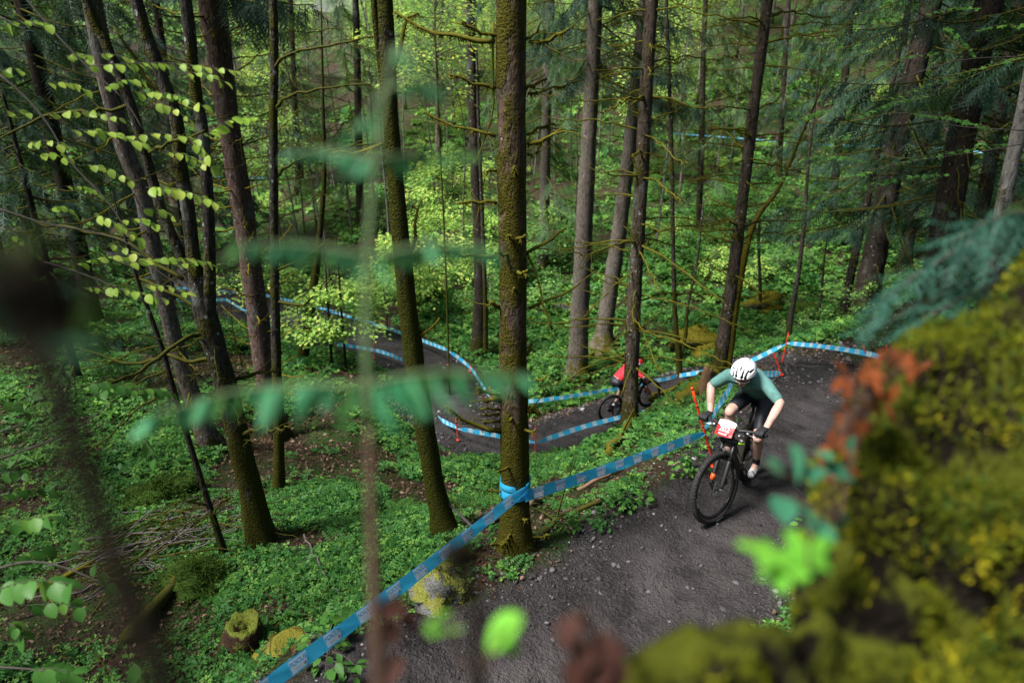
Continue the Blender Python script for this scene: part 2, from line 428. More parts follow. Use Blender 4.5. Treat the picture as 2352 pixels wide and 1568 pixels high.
B_DARK = barkmat("dark_bark", (.03, .025, .02), (.085, .068, .055), moss=(.05, .055, .01), mossy=.4, mossh=1.2, lichen=.3)

def branch_material(name, wood, mossc, amt):
    m, nt, out = newmat(name)
    o = coords(nt)
    a = nd(nt, "ShaderNodeAttribute", attribute_name="rnd").outputs[2]
    mk = ramp(nt, math_(nt, 'ADD', noise(nt, o, 7, 4, .7), math_(nt, 'MULTIPLY', a, .5)), .95 - amt, 1.05 - amt)
    mc = mix(nt, noise(nt, o, 40, 3), [x * .5 for x in mossc], [x * 1.5 for x in mossc])
    bsdf(nt, out, mix(nt, mk, mix(nt, noise(nt, o, 30), [x * .6 for x in wood], wood), mc), .9, spec=.05)
    return m
M_BR_MOSS = branch_material("mossy_branch", (.07, .05, .035), (.070, .064, .008), .55)
M_BR_GOLD = branch_material("golden_moss_branch", (.07, .052, .036), (.095, .083, .010), .52)
M_BR_DARK = branch_material("dark_branch", (.04, .031, .024), (.042, .042, .008), .5)
M_TWIG = simple("twig_wood", (.035, .028, .022), .85, vary=.4)
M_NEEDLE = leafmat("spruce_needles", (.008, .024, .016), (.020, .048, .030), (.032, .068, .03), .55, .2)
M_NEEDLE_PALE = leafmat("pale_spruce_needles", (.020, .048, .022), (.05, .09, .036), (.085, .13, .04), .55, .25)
M_LEAF_BRIGHT = leafmat("spring_leaves", (.17, .32, .06), (.36, .51, .12), (.50, .58, .12), .45, .45)
M_LEAF_MID = leafmat("mid_green_leaves", (.045, .12, .03), (.12, .235, .065), (.22, .33, .075), .45, .38)
M_LEAF_YELLOW = leafmat("yellow_green_leaves", (.20, .31, .06), (.36, .44, .07), (.50, .50, .06), .45, .5)
M_LEAF_BEECH = leafmat("beech_leaves", (.20, .34, .035), (.40, .52, .09), (.50, .58, .10), .45, .5, spec=.2)
M_LEAF_DEEP = leafmat("deep_green_leaves", (.025, .085, .015), (.06, .16, .03), (.09, .19, .03), .45, .4)

# ------------------------------------------------------------------ trunks and branches
def trunk_path(pts, t):
    """pts: (u, v, width) from the foot up, in the view; the trunk stands in the plane of its foot"""
    b = at(pts[0][0], pts[0][1], t); Y = b[1]
    P = []; R = []
    for u, v, w in pts:
        r = ray(u, v); d = Y / r[1]
        P.append(np.array([0, 0, CAM_H]) + r * d); R.append(w * d / FPX / 2)
    P[0] = np.array([b[0], Y, hz(b[0], Y) - .12])
    return np.array(P), np.array(R)
def make_trunk(root, pts, t, mat, grow=5.0, seg=14, flare=1.25, name="trunk", lump=.16, seed=0, base=None, up=None):
    P, R = trunk_path(pts, t)
    if base is not None: P[0] = base
    if grow:
        d = P[-1] - P[-2]; d /= np.linalg.norm(d); d = d * .5 + np.array([0, 0, .5]); d /= np.linalg.norm(d)
        k = max(R[-1] - .012 * grow, R[-1] * .25)
        P = np.vstack([P, P[-1] + d * grow * .5, P[-1] + d * grow]); R = np.r_[R, (R[-1] + k) / 2, k]
    n = max(14, int(np.linalg.norm(np.diff(P, axis=0), axis=1).sum() / .16)); n = min(n, 64)
    Q = smooth_path(np.c_[P, R], n); P2, R2 = Q[:, :3], np.maximum(Q[:, 3], .003)
    h = P2[:, 2] - P2[0, 2]
    R2 = R2 * (1 + (flare - 1) * np.exp(-h / .22))
    o = np.array(root.location)
    V, F = tube(P2 - o, R2, seg, .05, True, seed, lump)
    if flare > 1.05:      # root buttresses at the foot
        m_ = len(P2) * seg; C_ = np.repeat(P2 - o, seg, 0); rel = V[:m_] - C_; an_ = np.arctan2(rel[:, 1], rel[:, 0]); hh = np.repeat(h, seg)
        V[:m_] = C_ + rel * (1 + .75 * np.exp(-np.maximum(hh, 0) / .13) * np.maximum(0, np.cos(an_ * (3 + seed % 2) + seed)) ** 2)[:, None]
    mb = MB().add(V, F)
    ob = link(name, mb.mesh(name, mat), root)
    root["_p"] = 0; del root["_p"]
    return ob, P2, R2
def beard(mb, P, R, n, L, g, w=.006):
    """tufts of moss hanging under a branch"""
    k = g.random(n) * (len(P) - 1.001); i = k.astype(int); f = (k - i)[:, None]
    p = P[i] * (1 - f) + P[i + 1] * f
    r = R[i]
    d = g.normal(0, 1, (n, 3)) * .5; d[:, 2] -= .9; d /= np.linalg.norm(d, axis=1)[:, None]
    s = np.cross(d, g.normal(0, 1, (n, 3))); s /= np.linalg.norm(s, axis=1)[:, None] + 1e-9
    l = (L * (.4 + g.random(n)))[:, None]
    a = p + d * r[:, None] * .5
    V = np.stack([a - s * w, a + s * w, a + d * l], 1).reshape(-1, 3)
    mb.add(V, [np.arange(3 * n).reshape(-1, 3)], rnd=.9)
def make_branch(root, P, r0, r1, mat, g, moss=.5, twigs=4, name="branch", tl=.3):
    P = np.asarray(P, float)
    L = np.linalg.norm(np.diff(P, axis=0), axis=1).sum()
    n = max(6, min(16, int(L / .1)))
    Q = smooth_path(P, n); Q[1:-1] += g.normal(0, .006 + .004 * L, (n - 2, 3))
    R = np.linspace(r0, r1, n)
    if moss > .3: R = R * (1 + .5 * moss * g.random(n) ** 2)
    o = np.array(root.location); mb = MB()
    V, F = tube(Q - o, R, 6, .35 * moss, True, int(g.integers(1e6)))
    mb.add(V, F, rnd=.4 + .6 * moss * g.random(len(V)))
    for k in range(twigs):
        i = int(g.integers(max(1, n // 4), n - 1)); T = Q[min(i + 1, n - 1)] - Q[i - 1]; T /= np.linalg.norm(T) + 1e-9
        d = T * .7 + g.normal(0, .55, 3); d[2] -= .1; d /= np.linalg.norm(d)
        l = tl * (.4 + g.random())
        W = np.array([Q[i], Q[i] + d * l * .5 + g.normal(0, .02, 3), Q[i] + d * l + np.array([0, 0, -.03 * l])]) - o
        V, F = tube(smooth_path(W, 4), np.linspace(r1 * .8, r1 * .3, 4), 3, 0, False)
        mb.add(V, F, rnd=.5 * moss + .3 * g.random())
    if moss > .25: beard(mb, Q - o, R, int(L * 170 * moss), .045 * moss + .012, g)
    return link(name, mb.mesh(name, mat), root)
def px_branch(root, Y, pts, w0, w1, mat, g, moss, twigs=3, dy=0.0):
    """a branch traced in the view, leaving the trunk plane Y by dy at its tip"""
    n = len(pts); P = [at_y(u, v, Y + dy * k / max(1, n - 1)) for k, (u, v) in enumerate(pts)]
    d = Y / ray(*pts[0])[1]
    return make_branch(root, P, w0 * d / FPX / 2, w1 * d / FPX / 2, mat, g, moss, twigs)
def whorls(root, P, R, z0, z1, step, per, length, r0, mat, g, moss=.4, rise=.12, sag=.25, twigs=4, sides=None):
    """dead branches round a trunk between heights z0 and z1 above its foot"""
    h = P[:, 2] - P[0, 2]; z = z0
    while z < min(z1, h[-1] * .98):
        p = np.array([np.interp(z, h, P[:, k]) for k in range(3)]); rr = np.interp(z, h, R)
        k = int(g.poisson(per)); a0 = g.random() * 6.28
        for i in range(k):
            a = a0 + i * 6.28 / max(1, k) + g.normal(0, .5)
            if sides is not None: a = sides + g.normal(0, .7)
            l = length * (.35 + .8 * g.random()); d = np.array([math.cos(a), math.sin(a), 0])
            pz = p + np.array([0, 0, g.normal(0, .05)])
            up = rise + g.normal(0, .12)
            W = [pz + d * rr * .6, pz + d * l * .4 + np.array([0, 0, l * (up * .4 - sag * .05)]),
                 pz + d * l * .75 + np.array([0, 0, l * (up * .75 - sag * .3)]), pz + d * l + np.array([0, 0, l * (up - sag * .55 + .15 * g.random())])]
            make_branch(root, W, r0 * (.7 + .5 * g.random()), r0 * .28, mat, g, moss, twigs, tl=.28 * length)
        z += step * (.6 + .8 * g.random())
def tree_root(name, pts, t, label, cat="tree", group=None):
    b = at(pts[0][0], pts[0][1], t)
    return tag(empty(name, (b[0], b[1], hz(b[0], b[1]))), label, cat, group)

def c4d(x, y): return (790 + x * .336, y * .336)
def c7d(x, y): return (790 + x * .336, 523.7 + y * .336)

g = np.random.default_rng(11)
# 1 the big mossy spruce in the middle
pts = [(1185, 1272, 78), (1184, 1200, 68), (1183, 1110, 64), (1180, 900, 63), (1178, 600, 64), (1175, 300, 66), (1174, 0, 70)]
r = tree_root("spruce_tree", pts, 6.4, "thick moss-patched spruce trunk with blue tape tied round it, centre of the view")
o, P, R = make_trunk(r, pts, 6.4, B_SPRUCE, 7, seg=20, flare=1.18, seed=1, lump=.12)
TREE1 = (P, R); Y1 = P[0, 1]
for pl, w0, w1, ms, dy in [
    ([(1060,250),(960,235),(870,190),(805,150)], 9, 6, .5, -.1), ([(1030,285),(900,275),(760,245),(620,215),(500,170),(400,110),(350,80)], 10, 5, .9, .25),
    ([(1245,265),(1310,215),(1345,150)], 7, 4, .35, -.1), ([(1265,285),(1380,280),(1460,245),(1510,220)], 8, 6, .85, -.1),
    ([(1040,600),(900,570),(800,545),(720,510)], 8, 5, .7, -.1), ([(1240,600),(1320,570),(1385,540)], 8, 5, .8, .1),
    ([(1040,930),(940,900),(800,880),(650,830),(550,760)], 8, 4, .8, .1), ([(1255,985),(1340,960),(1390,940),(1490,880)], 9, 6, .95, -.05),
    ([(1250,920),(1330,880),(1440,850)], 6, 4, .6, .15), ([(1260,1055),(1330,1045)], 6, 4, .7, 0), ([(1045,1170),(980,1170),(970,1195)], 6, 4, .6, -.1),
    ([(1045,1390),(900,1380),(770,1390)], 8, 4, .6, -.1), ([(1022,150),(1020,450),(1018,700),(990,900),(930,1050),(890,1140)], 6, 3, .2, 0),
    ([(1260,640),(1400,610),(1500,580),(1640,545)], 6, 3, .6, .2)]:
    px_branch(r, Y1 - .02, [c4d(*p) for p in pl], w0, w1, M_BR_MOSS, g, ms, 2, dy)
for pl, w0, w1, ms, dy in [
    ([(1050,195),(850,185),(650,160)], 8, 5, .75, -.1), ([(1250,170),(1400,90),(1520,0)], 9, 4, .5, .1), ([(1265,548),(1450,470),(1600,390),(1730,290)], 7, 3, .2, .2),
    ([(1255,180),(1330,370),(1380,560),(1425,695)], 5, 4, .5, -.1), ([(1060,545),(1000,500)], 10, 7, .9, -.05), ([(1250,860),(1285,790)], 8, 6, .9, 0),
    ([(1258,1062),(1330,1040),(1390,1005)], 6, 4, .6, -.1), ([(1060,1070),(970,1060)], 7, 4, .5, -.1), ([(1060,1140),(960,1120),(910,1090)], 8, 5, .8, -.1),
    ([(1065,1172),(960,1175)], 12, 8, 1., -.08), ([(1062,1238),(930,1235)], 6, 4, .4, -.08), ([(1062,1272),(950,1275)], 7, 4, .7, -.05), ([(1065,1320),(950,1325)], 7, 4, .7, -.1),
    ([(1090,1385),(960,1370),(840,1330),(760,1270),(690,1215)], 9, 5, .9, -.15), ([(1255,1230),(1340,1275)], 14, 8, 1., 0)]:
    px_branch(r, Y1 - .02, [c7d(*p) for p in pl], w0, w1, M_BR_MOSS, g, ms, 1, dy)
for k in range(16):       # stubs facing the viewer and away
    i = int(g.integers(4, len(P) - 22)); a = -1.57 + g.normal(0, .8)
    d = np.array([math.cos(a), math.sin(a), .15]); l = .06 + .12 * g.random()
    make_branch(r, [P[i] + d * R[i] * .7, P[i] + d * (R[i] + l * .5), P[i] + d * (R[i] + l) + np.array([0, 0, .03])], .013, .008, M_BR_MOSS, g, .7, 0, "branch_stub")

# 2 the mossy leaning tree
pts = [(1028, 1228, 62), (1000, 1120, 48), (962, 900, 46), (938, 720, 44), (922, 560, 42), (908, 400, 38), (893, 200, 36), (884, 0, 36)]
r = tree_root("leaning_tree", pts, 7.1, "dark leaning trunk coated in green moss, just behind the taped spruce")
o, P, R = make_trunk(r, pts, 7.1, B_MOSSY, 4, seed=2)
Y = P[0, 1]
make_trunk(r, [(905, 330, 16), (884, 230, 15), (868, 100, 15), (858, 0, 15)], (Y / ray(905, 330)[1]), B_MOSSY, 2.5, 8, 1.0, "fork_stem", base=at_y(905, 330, Y))
for pl in ([(925, 620), (950, 560), (955, 500), (948, 470)], [(890, 250), (930, 60), (960, 30)], [(880, 330), (820, 350), (760, 352)], [(945, 780), (985, 760), (1010, 730)]):
    px_branch(r, Y, pl, 9, 4, M_BR_GOLD, g, .7, 3)

# 3 three-stemmed lichened tree
base3 = [(602, 1245, 64), (575, 1120, 52), (545, 1000, 50), (515, 870, 48), (488, 780, 50), (470, 715, 50)]
r = tree_root("three_stemmed_tree", base3, 7.8, "dark lichen-spotted tree that splits into three leaning stems, left side")
s1 = base3 + [(446, 600, 32), (434, 497, 30), (416, 386, 29), (403, 268, 30), (356, 134, 28), (312, 0, 28)]
o, P, R = make_trunk(r, s1, 7.8, B_LICHEN, 4, seed=3); Y = P[0, 1]
td = Y / ray(470, 715)[1]
make_trunk(r, [(478, 735, 34), (482, 652, 27), (480, 520, 27), (476, 436, 27), (466, 302, 26), (453, 235, 27), (440, 134, 27), (426, 0, 27)], td, B_LICHEN, 4, 12, 1.0, "stem", base=at_y(478, 735, Y), seed=4)
make_trunk(r, [(462, 700, 26), (420, 600, 24), (370, 477, 22), (336, 363, 22), (296, 229, 22), (242, 100, 23), (198, 0, 23)], td, B_LICHEN, 4, 12, 1.0, "stem", base=at_y(462, 700, Y), seed=5)
for pl in ([(420, 640), (360, 610), (300, 560), (200, 530), (110, 515), (0, 480)], [(300, 240), (220, 258), (120, 262), (0, 318)], [(330, 360), (380, 330), (470, 300)],
           [(520, 880), (580, 860), (640, 850)], [(470, 720), (430, 690), (350, 650), (310, 640)], [(545, 1000), (600, 985), (650, 988)], [(500, 820), (440, 830), (380, 820), (300, 840), (180, 800)],
           [(480, 760), (420, 780), (330, 850), (250, 880)], [(400, 260), (350, 200), (300, 120), (260, 60)]):
    px_branch(r, Y + .1, pl, 10, 4, M_BR_DARK, g, .5, 5, dy=g.normal(0, .5))

whorls(r, P, R, 1.5, 7.5, .4, 2.2, .9, .006, M_BR_DARK, g, .3, .1, .2, 7)
# 4 big reddish spruce on the left
pts = [(640, 1010, 62), (622, 930, 52), (602, 800, 48), (575, 600, 46), (548, 420, 48), (520, 250, 50), (502, 120, 54), (484, 0, 58)]
r = tree_root("spruce_tree", pts, 13, "thick reddish-brown spruce trunk with golden dead branches, left of the view's middle")
o, P, R = make_trunk(r, pts, 13, B_RED, 9, seg=16, seed=6)
whorls(r, P, R, .5, 9.5, .30, 2.6, 1.25, .014, M_BR_GOLD, g, .45, .05, -.35, 3)
# 5 thin mossy tree
pts = [(640, 1135, 28), (640, 1000, 24), (634, 800, 22), (630, 560, 20), (628, 300, 19), (627, 0, 19)]
r = tree_root("thin_tree", pts, 9.3, "thin straight trunk with bright moss patches, beside the reddish spruce")
o, P, R = make_trunk(r, pts, 9.3, B_LICHEN, 5, 12, seed=7); Y = P[0, 1]
for pl in ([(628, 160), (660, 125), (720, 112), (800, 100), (900, 70)], [(628, 260), (660, 225), (740, 205), (850, 195)], [(632, 620), (700, 590), (745, 560)], [(630, 410), (680, 372), (760, 345), (860, 330)], [(636, 690), (690, 700), (720, 680)]):
    px_branch(r, Y, pl, 8, 3, M_BR_DARK, g, .35, 6, dy=-.3)
# 6 slim leaning stem
pts = [(518, 1272, 20), (490, 1190, 15), (430, 1000, 13), (395, 880, 12), (372, 800, 12), (340, 710, 10), (315, 640, 8)]
r = tree_root("slim_stem", pts, 7.5, "slim bare dark sapling leaning left in front of the brushwood pile")
o, P, R = make_trunk(r, pts, 7.5, B_DARK, .8, 8, seed=8); Y = P[0, 1]
for pl in ([(372, 810), (420, 800), (470, 770)], [(400, 900), (330, 930), (260, 990), (150, 1080), (0, 1170)], [(385, 850), (330, 870), (280, 910)], [(480, 1160), (430, 1150), (395, 1160)], [(485, 1185), (510, 1150), (535, 1140)]):
    px_branch(r, Y, pl, 5, 2, M_BR_DARK, g, .5, 6, dy=-.3)
# pale spruce behind the three stems
pts = [(490, 1040, 60), (460, 960, 44), (425, 860, 38), (400, 780, 36), (378, 684, 36), (350, 560, 36), (325, 440, 36), (290, 352, 38), (262, 252, 38), (232, 120, 40), (210, 0, 40)]
r = tree_root("spruce_tree", pts, 11, "pale pinkish lichened trunk half hidden behind the three-stemmed tree")
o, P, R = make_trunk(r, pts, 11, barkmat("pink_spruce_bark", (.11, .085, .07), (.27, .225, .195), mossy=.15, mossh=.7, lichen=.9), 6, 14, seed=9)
whorls(r, P, R, .4, 6, .45, 1.8, 1.1, .013, M_BR_GOLD, g, .5, -.05, .3, 4)
# 7 slim spruce beside the rider in red
pts = [(1447, 978, 44), (1448, 930, 36), (1452, 800, 33), (1462, 600, 31), (1474, 400, 31), (1485, 200, 30), (1497, 0, 29)]
r = tree_root("spruce_tree", pts, 11.5, "slim grey-brown spruce hiding part of the rider in red")
o, P, R = make_trunk(r, pts, 11.5, B_SLIM, 8, 14, seed=10)
whorls(r, P, R, 1.3, 9.5, .30, 3.0, 1.7, .014, M_BR_MOSS, g, .42, .06, .3, 6)
# 8 slim spruce left of the helmet
pts = [(1650, 858, 36), (1658, 800, 31), (1676, 680, 28), (1695, 540, 27), (1715, 380, 26), (1740, 180, 25), (1764, 0, 24)]
r = tree_root("spruce_tree", pts, 13, "slim dark-branched spruce rising behind the front rider's helmet")
o, P, R = make_trunk(r, pts, 13, B_SLIM, 6, 12, seed=12)
whorls(r, P, R, 1.6, 10, .30, 3.2, 1.5, .015, M_BR_MOSS, g, .4, .12, .25, 5)
pts = [(1672, 850, 20), (1682, 760, 17), (1700, 640, 17), (1722, 540, 14), (1745, 490, 12), (1790, 430, 9)]
r = tree_root("thin_mossed_tree", pts, 14.2, "thin yellow-mossed stem right behind the slim spruce by the helmet")
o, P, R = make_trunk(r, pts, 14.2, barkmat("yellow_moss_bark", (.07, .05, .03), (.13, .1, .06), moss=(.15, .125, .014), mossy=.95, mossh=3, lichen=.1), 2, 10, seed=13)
# 9 forked thin tree
pts = [(1557, 888, 14), (1560, 830, 14), (1550, 720, 11), (1546, 560, 10), (1543, 380, 10), (1537, 180, 9), (1530, 0, 9)]
r = tree_root("forked_tree", pts, 18.2, "thin dark forked tree that carries the blue tape, right of the rider in red")
o, P, R = make_trunk(r, pts, 18.2, B_LICHEN, 4, 10, seed=14); Y = P[0, 1]
make_trunk(r, [(1560, 835, 8), (1575, 770, 8), (1580, 700, 7), (1600, 610, 6), (1610, 520, 5)], Y / ray(1560, 835)[1], B_LICHEN, .6, 7, 1., "fork_stem", base=at_y(1560, 835, Y))
whorls(r, P, R, 2, 8, .7, 1.5, 1.2, .012, M_BR_DARK, g, .4, .2, .1, 5)
# 10 grey spruce
pts = [(1324, 868, 66), (1327, 810, 46), (1333, 700, 42), (1340, 560, 40), (1347, 420, 37), (1356, 260, 34), (1368, 0, 32)]
r10 = tree_root("spruce_tree", pts, 19.5, "tall straight grey spruce with a mossy foot on the green valley floor")
o, P10, R10 = make_trunk(r10, pts, 19.5, B_GREY, 8, 14, flare=1.15, seed=15)
# 11 leaning rooted spruce
pts = [(1382, 806, 66), (1388, 760, 42), (1400, 680, 38), (1418, 560, 36), (1436, 420, 33), (1455, 250, 29), (1480, 0, 27)]
r = tree_root("spruce_tree", pts, 21, "brown spruce with spreading roots leaning right, behind the tall grey spruce")
o, P, R = make_trunk(r, pts, 21, B_GREY, 8, 12, flare=1.4, seed=16)
for a in (-2.9, -2.2, -1.2, -.4, .3):
    d = np.array([math.cos(a), math.sin(a), 0]); W = []
    for q in (.1, .35, .6, .9):
        p = P[0] + d * q; W.append([p[0], p[1], hz(p[0], p[1]) + .16 * (1 - q)])
    make_branch(r, W, .10, .03, M_BR_DARK, g, .3, 0, "root")
whorls(r, P, R, 3, 11, .5, 2, 1.3, .015, M_BR_DARK, g, .4, 0, .3, 5)
# 12 dark trunks in the valley
for pts, t, lab, b in (
    ([(1098, 814, 40), (1100, 760, 32), (1103, 680, 29), (1101, 560, 27), (1092, 380, 25), (1085, 200, 24), (1078, 0, 22)], 20.5, "dark brown trunk standing in shade left of the taped spruce", B_DARK),
    ([(1114, 812, 14), (1115, 740, 11), (1113, 640, 10), (1108, 500, 9), (1100, 300, 8)], 20.3, "very thin stem touching the dark brown trunk in the shade", B_LICHEN),
    ([(690, 838, 30), (702, 780, 24), (716, 690, 21), (728, 600, 17), (738, 500, 13), (745, 400, 10)], 17, "curved mossy trunk in front of the far trail with bright leaves round it", B_MOSSY),
    ([(760, 835, 7), (758, 760, 6), (752, 690, 5), (748, 620, 4)], 16.6, "pencil-thin dark stem left of a twin beside the far trail", B_DARK),
    ([(793, 838, 7), (788, 760, 6), (782, 690, 5), (778, 620, 4)], 16.5, "pencil-thin dark stem right of a twin beside the far trail", B_DARK),
    ([(1925, 765, 26), (1942, 690, 20), (1965, 580, 18), (1990, 470, 16), (2010, 380, 14)], 20.5, "slender dark spruce beyond the trail bend, leaning right", B_DARK),
    ([(1806, 800, 16), (1818, 720, 12), (1835, 620, 10), (1848, 500, 9), (1856, 380, 7)], 18.5, "slender dark stem directly behind the orange post at the bend", B_DARK),
    ([(1880, 740, 8), (1886, 680, 6), (1893, 600, 5)], 20, "very thin straight stem behind the tape at the bend", B_DARK),
    ([(1745, 730, 9), (1746, 660, 8), (1742, 560, 7)], 23, "thin stem behind the mossy boulder on the far bank", B_DARK)):
    r = tree_root("forest_tree", pts, t, lab)
    o, P, R = make_trunk(r, pts, t, b, 3.5 if pts[0][2] > 10 else .8, 10 if pts[0][2] > 12 else 6, seed=int(pts[0][0]))
    if pts[0][2] > 20: whorls(r, P, R, 1.5, 8, .45, 2, 1.1, .012, M_BR_DARK, g, .35, 0, .25, 5)
    elif pts[0][2] < 12: whorls(r, P, R, .6, 4, .3, 1.6, .6, .006, M_BR_DARK, g, .2, .2, .1, 3)
# ------------------------------------------------------------------ foliage templates
def blade(p, d, s, l, w):
    return [p - s * w, p + s * w, p + d * l]
def sprig_template(g, n=13, flat=.35):
    """a needled branchlet, one unit long along X, as thin blades"""
    V = []
    V += blade(np.array([0, 0, 0.]), np.array([1, 0, -.12]), np.array([0, 1., 0]), 1, .016)
    for k in range(n):
        q = .08 + .9 * k / n; side = 1 if k % 2 else -1
        d = np.array([.75, side * .75, -.15 + g.normal(0, flat)]); d /= np.linalg.norm(d)
        s = np.cross(d, [0, 0, 1.]); s /= np.linalg.norm(s)
        V += blade(np.array([q, 0, -.12 * q]), d, s, (.34 - .2 * q) * (.7 + .6 * g.random()), .020)
    V = np.array(V); return V, [np.arange(len(V)).reshape(-1, 3)]
SPRIG = sprig_template(np.random.default_rng(3))
LEAF_V = np.array([[0, 0, 0], [.5, .34, .10], [1, 0, -.06], [.5, -.34, .10]]); LEAF_F = [np.array([[0, 2, 1], [0, 3, 2]])]
LEAF5_V = np.array([[0, 0, 0], [.30, .30, .07], [.68, .30, .06], [1.02, 0, -.12], [.68, -.30, .06], [.30, -.30, .07], [.5, 0, 0.0]])
LEAF5_F = [np.array([[0, 6, 1], [1, 6, 2], [2, 6, 3], [3, 6, 4], [4, 6, 5], [5, 6, 0]])]

def spruce_crown(seed, z0, z1, lmax, nb, sprigs=34, sag=.35, sc=.42):
    g = np.random.default_rng(seed); pos = []; dirs = []; mbw = MB()
    for b in range(nb):
        z = z0 + (z1 - z0) * (b + g.random()) / nb; a = g.random() * 6.283
        L = lmax * (1 - .8 * ((z - z0) / (z1 - z0)) ** 1.3) * (.65 + .5 * g.random())
        d = np.array([math.cos(a), math.sin(a), 0]); s_ = sag * (.6 + .8 * g.random())
        q = np.linspace(0, 1, 8)[:, None]
        A = np.array([0, 0, z]) + d * L * q + np.array([0, 0, 1.]) * (-s_ * L * q ** 1.2 + .22 * L * q ** 3)
        V, F = tube(A, np.linspace(.02, .006, 8), 4, 0, False); mbw.add(V, F)
        n = int(sprigs * L / lmax) + 6
        k = .15 + .85 * g.random(n) ** .8
        P = np.stack([np.interp(k, q[:, 0], A[:, i]) for i in range(3)], 1)
        sd = np.cross(d, [0, 0, 1.])
        D = d * .55 + sd * (g.normal(0, .6, n))[:, None]; D[:, 2] += -.45 - .5 * g.random(n)
        pos.append(P); dirs.append(D)
    pos = np.concatenate(pos); dirs = np.concatenate(dirs); n = len(pos)
    V, F, ix = scatter(*SPRIG, pos, from_dir(dirs, g.normal(0, .5, n)), sc * (.6 + .7 * g.random(n)))
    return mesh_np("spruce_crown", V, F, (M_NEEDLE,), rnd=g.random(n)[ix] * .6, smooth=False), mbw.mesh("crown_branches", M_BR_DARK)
def leaf_spray(seed, width, height, layers, leaves, size, mat, template=(LEAF_V, LEAF_F), droop=.25, flatten=.5):
    """a layered broadleaf crown round the origin: wide flat sprays of leaves; also its twigs"""
    g = np.random.default_rng(seed); pos = []; dr = []; mb = MB()
    for k in range(layers):
        z = height * ((k + .5 + g.normal(0, .2)) / layers); a = g.random() * 6.283
        env = .55 + .45 * math.sin(math.pi * min(.95, max(.12, z / height)))
        L = width * .5 * env * (.6 + .5 * g.random()); d = np.array([math.cos(a), math.sin(a), 0.]); sd = np.cross([0, 0, 1.], d)
        base = np.array([0, 0, z * .8])
        tip = base + d * L + np.array([0, 0, height * .12 - droop * L * .5])
        mid = (base + tip) / 2 + np.array([0, 0, .12 * L])
        A = smooth_path([base, mid, tip], 6); V, F = tube(A, np.linspace(.012, .003, 6) * (width / 2.5) ** .5, 4, 0, False); mb.add(V, F)
        n = leaves // layers
        q = .2 + .8 * g.random(n) ** .7; P = np.stack([np.interp(q, np.linspace(0, 1, 6), A[:, i]) for i in range(3)], 1)
        lat = g.normal(0, 1, n) * L * .26 * (1.15 - q * .7)
        P = P + sd * lat[:, None] + d * (np.abs(lat) * .3)[:, None]
        P[:, 2] += g.normal(0, .05 * height * (1 - flatten) + .015 * width, n) - droop * np.abs(lat) * .3
        D = d + sd * (np.sign(lat) * (.5 + .5 * g.random(n)))[:, None] + g.normal(0, .35, (n, 3)) * np.array([1, 1, .25]); D[:, 2] -= droop * (.4 + 1.2 * g.random(n))
        pos.append(P); dr.append(D)
    pos = np.concatenate(pos); dr = np.concatenate(dr); n = len(pos)
    V, F, ix = scatter(template[0], template[1], pos, from_dir(dr, g.normal(0, .45, n)), size * (.6 + .7 * g.random(n)))
    return mesh_np("leaf_crown", V, F, (mat,), rnd=g.random(n)[ix] * .75, smooth=False), mb.mesh("twigs", M_TWIG)

# ------------------------------------------------------------------ spruces with green boughs
CROWNS = [spruce_crown(1, 1.6, 15, 2.7, 100, 48), spruce_crown(2, 2.2, 15, 3.2, 95, 56, sag=.5), spruce_crown(5, .4, 7, 2.0, 60, 30, .3, .36)]
CROWN_PALE = spruce_crown(8, 2.0, 13, 2.4, 60, 30, .55, .5)
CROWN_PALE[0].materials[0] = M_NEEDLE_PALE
def spruce(pts, t, label, crown, sc=1.0, bark=B_DARK, grow=9, rot=0.0, dead=0, dz=0.0):
    r = tree_root("spruce_tree", pts, t, label)
    o, P, R = make_trunk(r, pts, t, bark, grow, 12, seed=int(t * 10))
    if crown is not None:
        c = link("crown", crown[0], r, (0, 0, dz), (0, 0, rot), sc); link("crown_branches", crown[1], r, (0, 0, dz), (0, 0, rot), sc)
    if dead: whorls(r, P, R, .8, 6, .4, dead, 1.4, .013, M_BR_DARK, g, .45, -.25, .25, 6)
    return r
